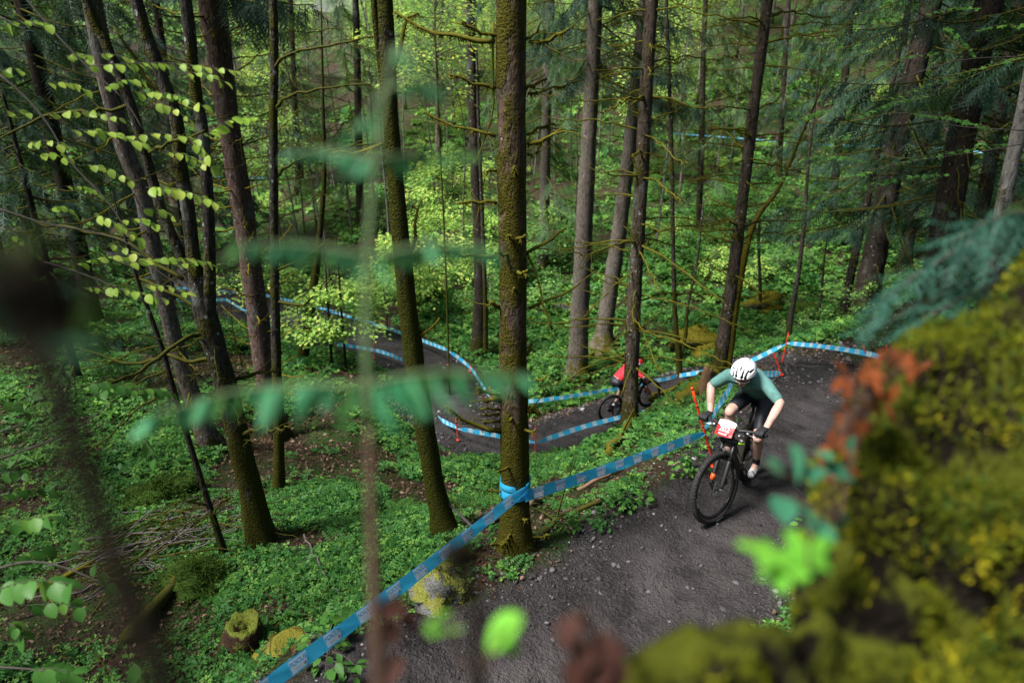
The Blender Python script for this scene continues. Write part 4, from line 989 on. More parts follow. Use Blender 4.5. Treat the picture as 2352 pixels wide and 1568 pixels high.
for sd, (tm, nn, s0, s1) in enumerate(((OCT, 130000, .008, .017), (rock_template(0), 26000, .014, .026), (rock_template(1), 8000, .018, .038))):
    n = nn; x, y = wedge(n, 3.0, 17.5, g, .8, 1.0); d = DS(x, y)
    pr = np.exp(-((d - 1.05 - .2 * np.clip((y - 11) / 3, 0, 1)) / .28) ** 2) * .8 + .42 * (d < 1.1) * np.clip(d / .7, .25, 1) * np.clip((fbm(x * 1.1, y * 1.1, 3, 71) - .36) * 4, .12, 1)
    k = g.random(n) < pr * .8; x, y = x[k], y[k]; n = len(x)
    sz = (s0 + (s1 - s0) * g.random(n) ** 2.5) * np.clip(y / 7, .85, 2.0)
    V, F, ix = scatter(*tm, np.stack([x, y, HS(x, y) + sz * .12], 1), rotm(g.normal(0, .35, n), g.normal(0, .35, n), g.random(n) * 6.28), sz)
    MBG.add(V, F, rnd=(np.clip(g.random(n) ** 1.6 * .98, 0, 1))[ix])
tag(link("trail_gravel", MBG.mesh("trail_gravel", M_STONE, smooth=False)), "grey gravel and small stones along the trail", "gravel", kind="stuff")
# single larger stones
STM = []
for sd in range(4):
    V, F = rock_template(10 + sd); STM.append(mesh_np("stone", V, F, (M_STONE,), rnd=np.full(len(V), .2 + .12 * sd), smooth=False))
for k, (u, v, sz) in enumerate([(1662, 1400, .04), (1610, 1300, .03), (1755, 1330, .04), (1490, 1360, .025), (1560, 1400, .03), (1300, 1330, .03), (1350, 1420, .025), (1690, 1340, .035), (1820, 1290, .04), (1790, 1180, .03),
        (1270, 1470, .03), (1240, 1330, .03), (1850, 1110, .03), (1700, 1260, .025), (1420, 1300, .03), (1580, 1350, .025), (1380, 1260, .03), (740, 1545, .03), (790, 1555, .025), (1880, 1000, .03)]):
    p = ground_at(u, v); sz *= .8
    o = link("stone", STM[k % 4], None, (p[0], p[1], hz(p[0], p[1]) + sz * .02), (g.normal(0, .2), g.normal(0, .2), g.random() * 6.28), (sz, sz, sz * .6))
    tag(o, "fist-sized grey stone lying on the gravel trail", "stone", "loose stones on the trail")
# ------------------------------------------------------------------ orange posts and printed tape
M_POST = simple("orange_plastic", (.72, .045, .012), .4, vary=.1, dirt=(.30, .05, .02))
def tape_material(name, patches):
    m, nt, out = newmat(name)
    uv = nd(nt, "ShaderNodeUVMap").outputs[0]
    sx = nd(nt, "ShaderNodeSeparateXYZ", {0: uv}).outputs
    s = sx[0]; w = sx[1]
    blue = mix(nt, noise(nt, coords(nt), 9, 2), (.04, .52, .94), (.08, .62, .98))
    if patches:
        f = math_(nt, 'FRACT', math_(nt, 'DIVIDE', s, .27))
        pm = math_(nt, 'LESS_THAN', f, .42)
        pm = math_(nt, 'MULTIPLY', pm, math_(nt, 'GREATER_THAN', w, .08))
        # dark bar where the printed word sits
        bar = math_(nt, 'MULTIPLY', math_(nt, 'MULTIPLY', math_(nt, 'GREATER_THAN', w, .52), math_(nt, 'LESS_THAN', w, .84)), math_(nt, 'LESS_THAN', math_(nt, 'FRACT', math_(nt, 'DIVIDE', s, .023)), .62))
        wh = mix(nt, math_(nt, 'MULTIPLY', bar, .6), (.66, .84, .92), (.12, .55, .85))
        col = mix(nt, pm, blue, wh)
    else: col = blue
    b = bsdf(nt, None, col, .32, spec=.5)
    t = nd(nt, "ShaderNodeBsdfTranslucent", {"Color": col})
    ms = nd(nt, "ShaderNodeMixShader", {0: .5, 1: b.outputs[0], 2: t.outputs[0]}); nt.links.new(ms.outputs[0], out.inputs[0])
    return m
M_TAPE = tape_material("blue_tape", False); M_TAPE_FAR = tape_material("blue_tape_with_patches", True)
def film(name, c):
    m, nt, out = newmat(name); b = bsdf(nt, None, c, .4); t = nd(nt, "ShaderNodeBsdfTranslucent", {"Color": c4(c)})
    ms = nd(nt, "ShaderNodeMixShader", {0: .35, 1: b.outputs[0], 2: t.outputs[0]}); nt.links.new(ms.outputs[0], out.inputs[0]); return m
M_PRINT_W = film("tape_print_white", (.84, .87, .88)); M_PRINT_B = film("tape_print_blue", (.07, .34, .58))
M_PRINT_R = film("tape_print_maroon", (.14, .03, .07)); M_PRINT_G = film("tape_print_grey", (.5, .56, .60))
TW = .105
def ribbon_frame(P, twist, sagv=0.0, n=60):
    Q = smooth_path(P, n) if len(P) > 2 else np.linspace(P[0], P[1], n)
    q = np.linspace(0, 1, n)
    Q[:, 2] -= sagv * 4 * q * (1 - q)
    T = np.gradient(Q, axis=0); T /= np.linalg.norm(T, axis=1)[:, None]
    S_ = np.cross(T, [0, 0, 1.]); S_ /= np.linalg.norm(S_, axis=1)[:, None]
    U = np.cross(S_, T)
    tw = np.interp(q, np.linspace(0, 1, len(twist)), twist)[:, None]
    W = U * np.cos(tw) + S_ * np.sin(tw); N = np.cross(W, T)
    k = np.r_[0, np.cumsum(np.linalg.norm(np.diff(Q, axis=0), axis=1))]
    return Q, W, N, k
def ribbon_mesh(fr, width, mat, pinch=(0, 0), off=0.0):
    Q, W, N, k = fr; n = len(Q); rows = np.linspace(-.5, .5, 5)
    L = k[-1]; wf = np.ones(n)
    if pinch[0]: wf *= np.clip(.35 + k / pinch[0] * .65, 0, 1)
    if pinch[1]: wf *= np.clip(.35 + (L - k) / pinch[1] * .65, 0, 1)
    V = []; UVs = []
    for j, r_ in enumerate(rows):
        rip = np.sin(k * 9 + j) * .0035 + np.sin(k * 23 + 2 * j) * .0015 + (1 - wf) * (.012 if j % 2 else -.012)
        V.append(Q + W * (r_ * width * wf)[:, None] + N * (rip + off)[:, None]); UVs.append(np.stack([k, np.full(n, r_ + .5)], 1))
    V = np.stack(V, 1).reshape(-1, 3); UVs = np.stack(UVs, 1).reshape(-1, 2)
    i = np.arange(n - 1)[:, None] * 5; j = np.arange(4)[None]
    F = np.stack([i + j, i + j + 1, i + 5 + j + 1, i + 5 + j], -1).reshape(-1, 4)
    return mesh_np("tape", V, [F], (mat,), uv=UVs)
def text_mesh(txt, size):
    """flat lettering: vertices and faces, centred"""
    cu = bpy.data.curves.new("t", 'FONT'); cu.body = txt; cu.size = size; cu.align_x = 'CENTER'; cu.align_y = 'CENTER'; cu.offset = size * .02
    cu.resolution_u = 3
    ob = bpy.data.objects.new("t", cu); COL.objects.link(ob)
    dg = bpy.context.evaluated_depsgraph_get(); me = bpy.data.meshes.new_from_object(ob.evaluated_get(dg))
    V = np.array([v.co[:] for v in me.vertices]); F = {}
    for p in me.polygons: F.setdefault(len(p.vertices), []).append(list(p.vertices))
    bpy.data.objects.remove(ob); bpy.data.curves.remove(cu); bpy.data.meshes.remove(me)
    return V, [np.array(f) for f in F.values()]
def on_ribbon(fr, V, s0, sgn, off):
    """lay flat (x along, y across) vertices on the ribbon round arc length s0"""
    Q, W, N, k = fr; s = s0 + sgn * V[:, 0]
    f = lambda A: np.stack([np.interp(s, k, A[:, i]) for i in range(3)], 1)
    rip = np.sin(s * 9 + 2) * .0035 + np.sin(s * 23 + 4) * .0015
    return f(Q) + f(W) * V[:, 1:2] + f(N) * (rip + off)[:, None]
FOCUS = text_mesh("FOCUS", .040); SMALL = text_mesh("vaude", .016)
def printed(parent, fr, sgn, period=.27, start=.12, facing=1):
    L = fr[3][-1]; s = start; w = .105
    while s < L - .08:
        a = .068
        PV = np.array([[x, y, 0] for x in np.linspace(-a, a, 7) for y in (-.040, .046)]); PV[0::2, 0] *= .8
        PF = [np.array([[2 * i, 2 * i + 1, 2 * i + 3, 2 * i + 2] for i in range(6)])]
        p = link("print_patch", mesh_np("print_patch", on_ribbon(fr, PV, s, sgn, facing * .0045), PF, (M_PRINT_W,)), parent)
        link("lettering", mesh_np("lettering", on_ribbon(fr, FOCUS[0] + np.array([0, .018, 0]), s, sgn, facing * .0065), FOCUS[1], (M_PRINT_B,)), p)
        link("small_lettering", mesh_np("small_lettering", on_ribbon(fr, SMALL[0] + np.array([-.012, -.020, 0]), s, sgn, facing * .0065), SMALL[1], (M_PRINT_G,)), p)
        an = np.linspace(0, 6.283, 12, endpoint=False); ring = np.concatenate([np.stack([np.cos(an) * q + .043, np.sin(an) * q - .020, 0 * an], 1) for q in (.009, .0045)])
        RF = [np.array([[i, (i + 1) % 12, 12 + (i + 1) % 12, 12 + i] for i in range(12)])]
        link("ring_mark", mesh_np("ring_mark", on_ribbon(fr, ring, s, sgn, facing * .0065), RF, (M_PRINT_R,)), p)
        r2 = ring * np.array([.7, .7, 1]) + np.array([-.112, -.018, 0])
        link("ring_mark", mesh_np("ring_mark", on_ribbon(fr, r2, s, sgn, facing * .0045), RF, (M_PRINT_B,)), parent)
        s += period
def post(u0, v0, t, u1, v1, label, dy=0.0):
    """an orange plastic post from its foot (u0,v0) at depth t to its top (u1,v1)"""
    b = at(u0, v0, t); q_ = ground_at(u0, v0)
    if q_[1] < b[1]: b = q_           # stand on the ground that shows there
    tp_ = at_y(u1, v1, b[1] + dy); b = np.array([b[0], b[1], min(b[2], hz(b[0], b[1]))])
    r = tag(empty("marker_post", tuple(b)), label, "post")
    A = np.array([b - (tp_ - b) * .06, b + (tp_ - b) * .5, tp_]) - b
    V, F = tube(smooth_path(A, 8), .0135, 10); link("pole", MB().add(V, F).mesh("pole", M_POST), r)
    d = (tp_ - b) / np.linalg.norm(tp_ - b)
    V, F = tube(np.array([tp_ - b - d * .012, tp_ - b + d * .012, tp_ - b + d * .020]), [.0155, .0155, .009], 10); link("cap", MB().add(V, F).mesh("cap", M_POST), r)
    V, F = tube(np.array([d * .03, d * .045]), [.036, .036], 12); link("foot_disc", MB().add(V, F).mesh("foot_disc", M_POST), r)
    for q in (.3, .55, .8):
        p = (tp_ - b) * q; V, F = tube(np.array([p - d * .008, p + d * .008]), .0165, 10); link("tape_hook", MB().add(V, F).mesh("tape_hook", M_POST), r)
    return b, tp_
p1 = post(1650, 1014, 7.7, 1590, 893, "tilted orange post left of the front rider's bars, holding the near tape")
p3 = post(1796, 864, 12.4, 1778, 812, "orange post on the inside of the trail bend right of the front rider's back")
p4 = post(1797, 824, 16.4, 1811, 766, "orange post at the outside of the bend where the pale tape peaks")
p5 = post(2005, 828, 14.0, 1983, 795, "tilted orange post at the right end of the pale tape by the bank")
p5b = post(2040, 822, 14.6, 2036, 795, "short orange post half hidden by blurred twigs at the bank")
p6 = post(1230, 1044, 14.5, 1230, 978, "upright orange post beside the taped spruce on the lower trail")
p7 = post(1053, 1013, 15.2, 1047, 962, "orange post at the inside corner of the lower trail, left of the taped spruce")
p8 = post(1127, 918, 17.6, 1125, 888, "small orange post at the outer corner of the lower trail")
p9 = post(1079, 855, 19, 1080, 840, "short orange post where the far tape bends downhill")
p10 = post(1030, 840, 19.6, 1028, 797, "orange post in the green shade behind the leaning mossy trunk")
p11 = post(859, 818, 19.5, 858, 787, "orange post on the near edge of the far trail")
p12 = post(970, 812, 21, 968, 795, "orange post just right of the leaning mossy trunk on the far trail")
def lp(a, f): return a[0] + (a[1] - a[0]) * f
def tape(label, P, twist, sag, mat, pinch=(0, 0), n=60, width=TW, dense=False, name="barrier_tape"):
    fr = ribbon_frame(np.array(P), twist, sag, n)
    return tag(link(name, ribbon_mesh(fr, width, mat, pinch)), label, "tape"), fr
# near tape: from the lower left to the taped spruce, round it, on to the first post
PT, RT = TREE1
def around(z, a):
    i = np.argmin(abs(PT[:, 2] - z)); return PT[i] + np.array([math.cos(a), math.sin(a), 0]) * (RT[i] * 1.06 + .006)
zt = at_y(1185, 1115, Y1)[2]
A0 = at(560, 1612, 3.85); A1 = around(zt + .015, -.55)
t1, fr1 = tape("bright blue printed tape running from the taped spruce to the lower left corner", [A0, (A0 + A1) / 2, A1], [-.35, -.35, -.2], .03, M_TAPE, (0, .25), 90)
printed(t1, fr1, 1, start=.10, facing=-1)
B0 = around(zt - .035, -.9); B1 = lp(p1, .46)
t2, fr2 = tape("bright blue printed tape stretched between the taped spruce and the tilted orange post", [B0, (B0 + B1) / 2, B1], [-.3, -.35, -.2], .02, M_TAPE, (0, .3), 90)
printed(t2, fr2, 1, start=.16, facing=-1)
for k, (dz, tl) in enumerate(((.0, .06), (-.018, -.07))):
    a = np.linspace(-.3, -.3 - 6.28, 40)
    Q = np.array([around(zt + dz + tl * math.sin(x + 1.0) * .6, x) for x in a]); T = np.gradient(Q, axis=0); T /= np.linalg.norm(T, axis=1)[:, None]
    W = np.cross(T, np.cross([0, 0, 1.], T)); W = np.tile([0, 0, 1.], (40, 1)); N = np.cross(W, T)
    kk = np.r_[0, np.cumsum(np.linalg.norm(np.diff(Q, axis=0), axis=1))]
    lpn = link("tape_loop", ribbon_mesh((Q, W, -N, kk), .085 - .02 * k, M_TAPE, off=.004 * k), t2 if k else t1)
C0 = lp(p1, .50); C1 = at(1668, 905, 8.8); C2 = at(1698, 866, 10); C3 = lp(p3, .13)
tape("striped blue tape rising from the tilted orange post behind the front rider", [C0, C1, C2, C3], [-.1, -.3, -.3, -.1], 0, M_TAPE_FAR, (.2, .3), 70)
# lower trail, near side
D = [at_y(958, 905, p7[0][1] + 2.2), at_y(1000, 952, p7[0][1] + 1.2), lp(p7, .62)]
tape("blue tape descending from the leaning mossy trunk to the inside corner post", D, [-.1, -.1, -.1], .03, M_TAPE_FAR, (0, .2))
tape("blue tape between the inside corner post and the upright post by the taped spruce", [lp(p7, .6), at_y(1150, 1000, (p7[0][1] + p6[0][1]) / 2), lp(p6, .60)], [-.1, -.2, -.1], .02, M_TAPE_FAR, (.2, .2))
tape("pale blue tape from the upright post across the rider in red's rear wheel", [lp(p6, .58), at_y(1340, 980, p6[0][1] + .4), at_y(1432, 956, p6[0][1] + .8)], [-.1, -.75, -.9], .0, M_TAPE_FAR, (.3, 0))
tape("short pale tape beyond the fallen log below the red rider's front wheel", [at_y(1450, 953, p6[0][1] + .9), at_y(1530, 933, p6[0][1] + 1.2), at_y(1600, 918, p6[0][1] + 1.5)], [-.8, -.8, -.6], 0, M_TAPE_FAR)
# lower trail, far side
tape("blue tape along the far side of the trail from the left to the shaded post", [at(600, 676, 28), at(730, 706, 25), at(900, 757, 21.5), lp(p10, .85)], [-.1] * 4, .0, M_TAPE_FAR, (0, .2), 90)
tape("blue tape dropping from the shaded post to the outer corner post", [lp(p10, .85), lp(p9, .7), lp(p8, .2)], [-.1, -.1, -.2], 0, M_TAPE_FAR, (.2, .2))
E = [lp(p8, .25), at(1160, 912, 17.3), at(1222, 921, 17.2), at(1400, 895, 17.8), at(1556, 864, 18)]
tape("long blue tape behind the rider in red, from the outer corner to the forked tree", E, [-.2, -.1, -.3, -.05, -.1], .0, M_TAPE_FAR, (.2, 0), 100)
tape("pale blue tape between the forked tree and the slim spruce by the helmet", [at(1558, 863, 18), at(1600, 856, 17.6), at(1700, 838, 17), lp(p4, .70)], [-.1, -.3, -.6, -.3], .0, M_TAPE_FAR, (0, .3), 80)
tape("pale blue tape from the bend's outer post to the tilted post at the bank", [lp(p4, .72), at(1900, 797, 14.9), lp(p5, .7), at(2045, 828, 13.6)], [-.25, -.7, -.3, -.3], .0, M_TAPE_FAR, (.3, 0), 80)
tape("blue tape along the near edge of the far trail ending at its post", [at(520, 688, 26), at(610, 741, 22.5), at(700, 776, 20.8), lp(p11, .55), at(925, 826, 18.2)], [-.1] * 5, 0, M_TAPE_FAR, (0, 0), 90)
tape("blue tape far left between the dark spruces above the trail", [at(150, 655, 29), at(300, 660, 28), at(420, 662, 27.5), at(600, 676, 28)], [-.1] * 4, 0, M_TAPE_FAR)
tape("blue tape low across the far left trail behind the leaning stems", [at(300, 690, 26), at(420, 690, 25), at(520, 688, 26)], [-.1] * 3, 0, M_TAPE_FAR)
tape("thin blue line of tape along the trail high on the far slope", [at(1540, 306, 36), at(1700, 318, 35), at(1900, 333, 34), at(2100, 336, 33), at(2280, 352, 31)], [-.1] * 5, 0, M_TAPE_FAR, width=.07)
tape("blue tape glimpse high on the slope left of the reddish spruce", [at(480, 405, 36), at(620, 410, 37)], [-.1] * 2, 0, M_TAPE_FAR, width=.07)
tape("blue tape glimpse at the far left edge among dark spruces", [at(-20, 415, 30), at(70, 408, 31)], [-.1] * 2, 0, M_TAPE_FAR, width=.07)
tape("blue tape running along the foot of the mossy bank right of the trail", [at(2010, 1120, 4.6), at(1972, 1185, 4.4), at(1922, 1270, 4.2), at(1880, 1350, 4.0), at(1835, 1420, 3.9)], [.2, .9, 1.2, 1.3, 1.3], 0, M_TAPE, width=.07)
# ------------------------------------------------------------------ bicycles and riders
M_BLACK = simple("black_parts", (.012, .012, .013), .45, vary=.3, spec=.5)
M_RUBBER = simple("muddy_tyre_rubber", (.014, .013, .013), .8, vary=.4, scale=60, dirt=(.05, .042, .038))
M_CARBON = simple("carbon_rim", (.012, .013, .015), .25, vary=.2, spec=.6)
M_STEEL = simple("bare_steel", (.45, .45, .46), .35, metal=1.0)
M_FRAME1 = simple("dark_bronze_paint", (.05, .042, .032), .35, vary=.25, spec=.6, dirt=(.06, .05, .042))
M_FRAME2 = simple("black_paint", (.014, .014, .016), .35, vary=.2, spec=.5)
M_ORANGE = simple("orange_fork_paint", (.75, .10, .015), .4, vary=.1)
M_RED = simple("red_print", (.72, .022, .03), .45, vary=.05)
M_WHITE = simple("white_print", (.80, .79, .80), .45, vary=.04)
M_NEON = simple("neon_green_plastic", (.35, .75, .02), .4)
M_SKIN = simple("skin", (.50, .30, .24), .5, vary=.12, scale=14, dirt=(.33, .19, .15))
M_SKIN2 = simple("skin_second_rider", (.44, .26, .20), .5, vary=.1, scale=14)
M_TEAL = simple("teal_jersey", (.095, .215, .195), .8, vary=.2, scale=9, bumpy=.7, spec=.1, dirt=(.07, .15, .135))
M_REDJ = simple("red_jersey", (.62, .022, .045), .7, vary=.12, scale=6)
M_SHORTS = simple("black_lycra", (.010, .012, .017), .55, vary=.3, spec=.5)
M_GLOVE = simple("black_glove", (.010, .010, .012), .7, vary=.3)
M_SHOE = simple("muddy_white_shoe", (.50, .49, .47), .55, vary=.1, scale=24, dirt=(.10, .085, .07))
M_HELM_W = simple("white_helmet_shell", (.74, .74, .77), .3, vary=.04, spec=.5)
M_HELM_R = simple("red_helmet_shell", (.62, .03, .035), .3, vary=.06)
M_LENS = simple("brown_lens", (.16, .05, .025), .12, vary=.2, spec=.7)
M_HAIR = simple("dark_hair", (.02, .014, .01), .8, vary=.4)

def mat_ends(p0, p1):
    p0 = np.asarray(p0, float); p1 = np.asarray(p1, float); return p0, p1
def capsule(p0, p1, r0, r1, flat=(1, 1), seg=14, side=None):
    """tapered capsule; flat scales its cross-section along side and the third axis"""
    p0, p1 = mat_ends(p0, p1); d = p1 - p0; L = np.linalg.norm(d) + 1e-9; d = d / L
    a = np.linspace(-np.pi / 2, 0, 5); P = []; R = []
    for x in a: P.append(p0 + d * r0 * math.sin(x)); R.append(max(1e-4, r0 * math.cos(x)))
    for q in (.25, .5, .75): P.append(p0 + d * L * q); R.append(r0 + (r1 - r0) * q)
    for x in -a[::-1]: P.append(p1 + d * r1 * math.sin(x)); R.append(max(1e-4, r1 * math.cos(x)))
    P = np.array(P); R = np.array(R)
    N = np.asarray(side, float) if side is not None else np.array([0, 1., 0]); N = N - d * N.dot(d)
    if np.linalg.norm(N) < 1e-3: N = np.array([1., 0, 0]) - d * d[0]
    N /= np.linalg.norm(N); B = np.cross(d, N)
    an = np.linspace(0, 2 * np.pi, seg, endpoint=False); n = len(P)
    V = P[:, None] + R[:, None, None] * (np.cos(an)[None, :, None] * N * flat[0] + np.sin(an)[None, :, None] * B * flat[1])
    i = np.arange(n - 1)[:, None] * seg; j = np.arange(seg)[None]; j2 = (j + 1) % seg
    F = np.stack([i + j, i + j2, i + seg + j2, i + seg + j], -1).reshape(-1, 4)
    jj = np.arange(seg)
    return V.reshape(-1, 3), [F, jj[::-1][None], ((n - 1) * seg + jj)[None]]
def organic(name, bones, mat, voxel=.012, iters=8, fac=.5):
    mb = MB()
    for b in bones: mb.add(*capsule(*b[:4], **(b[4] if len(b) > 4 else {})))
    ob = bpy.data.objects.new("tmp", mb.mesh("tmp")); COL.objects.link(ob)
    m = ob.modifiers.new("r", 'REMESH'); m.mode = 'VOXEL'; m.voxel_size = voxel; m.use_smooth_shade = True
    s = ob.modifiers.new("s", 'SMOOTH'); s.factor = fac; s.iterations = iters
    dg = bpy.context.evaluated_depsgraph_get(); me = bpy.data.meshes.new_from_object(ob.evaluated_get(dg)); me.name = name
    bpy.data.objects.remove(ob); me.materials.clear(); me.materials.append(mat)
    for p in me.polygons: p.use_smooth = True
    return me

# ---- wheel parts (axle along Y, origin at the hub)
def ring_sweep(R, prof, n=72):
    a = np.linspace(0, 2 * np.pi, n, endpoint=False); m = len(prof); prof = np.asarray(prof, float)
    V = np.stack([np.stack([np.cos(x) * (R + prof[:, 0]), prof[:, 1], np.sin(x) * (R + prof[:, 0])], 1) for x in a]).reshape(-1, 3)
    i = np.arange(n)[:, None] * m; i2 = ((np.arange(n) + 1) % n)[:, None] * m; j = np.arange(m)[None]; j2 = (j + 1) % m
    return V, [np.stack([i + j, i + j2, i2 + j2, i2 + j], -1).reshape(-1, 4)]
def build_wheel_meshes():
    mb = MB(); an = np.linspace(0, 6.283, 12, endpoint=False)
    mb.add(*ring_sweep(.337, np.stack([np.cos(an) * .027, np.sin(an) * .029], 1)))
    n = 66
    for row, (yy, rr, w) in enumerate(((.008, .364, .010), (-.008, .364, .010), (.022, .355, .009), (-.022, .355, .009))):
        for k in range(n):
            x = 2 * np.pi * (k + .5 * (row % 2)) / n; R = np.array([[math.cos(x), 0, -math.sin(x)], [0, 1, 0], [math.sin(x), 0, math.cos(x)]])
            mb.add(*box(R @ np.array([rr, yy, 0]), (.007, w * .8, .011), R))
    tyre = mb.mesh("tyre", M_RUBBER, smooth=False)
    rim = MB().add(*ring_sweep(.302, [(-.014, .010), (.012, .015), (.012, -.015), (-.014, -.010), (-.018, 0)])).mesh("wheel", M_CARBON)
    mb = MB()
    for k in range(28):
        a = 2 * np.pi * k / 28; s = 1 if k % 2 else -1; b = a + (.5 if (k // 2) % 2 else -.5)
        V, F = tube(np.array([[math.cos(b) * .026, s * .026, math.sin(b) * .026], [math.cos(a) * .29, 0, math.sin(a) * .29]]), .0011, 4, 0, False); mb.add(V, F)
    spk = mb.mesh("spokes", M_BLACK)
    hub = MB().add(*tube(np.array([[0, -.052, 0], [0, -.03, 0], [0, -.026, 0], [0, 0, 0], [0, .026, 0], [0, .03, 0], [0, .052, 0]]), [.011, .012, .026, .014, .026, .012, .011], 14)).mesh("hub", M_BLACK)
    mb = MB(); mb.add(*ring_sweep(.074, [(-.008, .0012), (.008, .0012), (.008, -.0012), (-.008, -.0012)], 36))
    for k in range(6):
        a = k * 1.047; mb.add(*tube(np.array([[math.cos(a) * .018, 0, math.sin(a) * .018], [math.cos(a + .35) * .07, 0, math.sin(a + .35) * .07]]), .004, 4, 0, False))
    for k in range(24):
        a = k * .2618; R = np.array([[math.cos(a), 0, -math.sin(a)], [0, 1, 0], [math.sin(a), 0, math.cos(a)]]); mb.add(*box(R @ np.array([.081, 0, 0]), (.006, .0024, .009), R))
    rot = mb.mesh("disc_rotor", M_STEEL, smooth=False)
    cas = MB()
    for k in range(10): cas.add(*tube(np.array([[0, -.032 - .0035 * k, 0], [0, -.034 - .0035 * k, 0]]), .095 - .0075 * k, 20))
    cas = cas.mesh("cassette", M_BLACK, smooth=False)
    return tyre, rim, spk, hub, rot, cas
WM = build_wheel_meshes()
RIM_TXT = text_mesh("DT SWISS", .026); TYRE_TXT = text_mesh("SCHWALBE", .02)
def wheel(parent, M, rear=False, txt=True):
    w = link("wheel", WM[1], parent); w.matrix_basis = M
    link("tyre", WM[0], w); link("spokes", WM[2], w); link("hub", WM[3], w); link("disc_rotor", WM[4], w, (0, .036, 0))
    if rear: link("cassette", WM[5], w)
    if txt:
        for (V, F), R, a0, m_, nm in ((RIM_TXT, .301, -.25, M_WHITE, "rim_lettering"), (RIM_TXT, .301, 2.9, M_WHITE, "rim_lettering"), (TYRE_TXT, .342, -1.75, M_WHITE, "tyre_lettering")):
            a = a0 - V[:, 0] / R; r_ = R - V[:, 1] * -1
            y = .0165 if R < .32 else .0285
            W = np.stack([np.cos(a) * r_, np.full(len(V), y), np.sin(a) * r_], 1)
            link(nm, mesh_np(nm, W, F, (m_,)), w)
    return w
def T4(x, y, z): return Matrix.Translation((x, y, z))

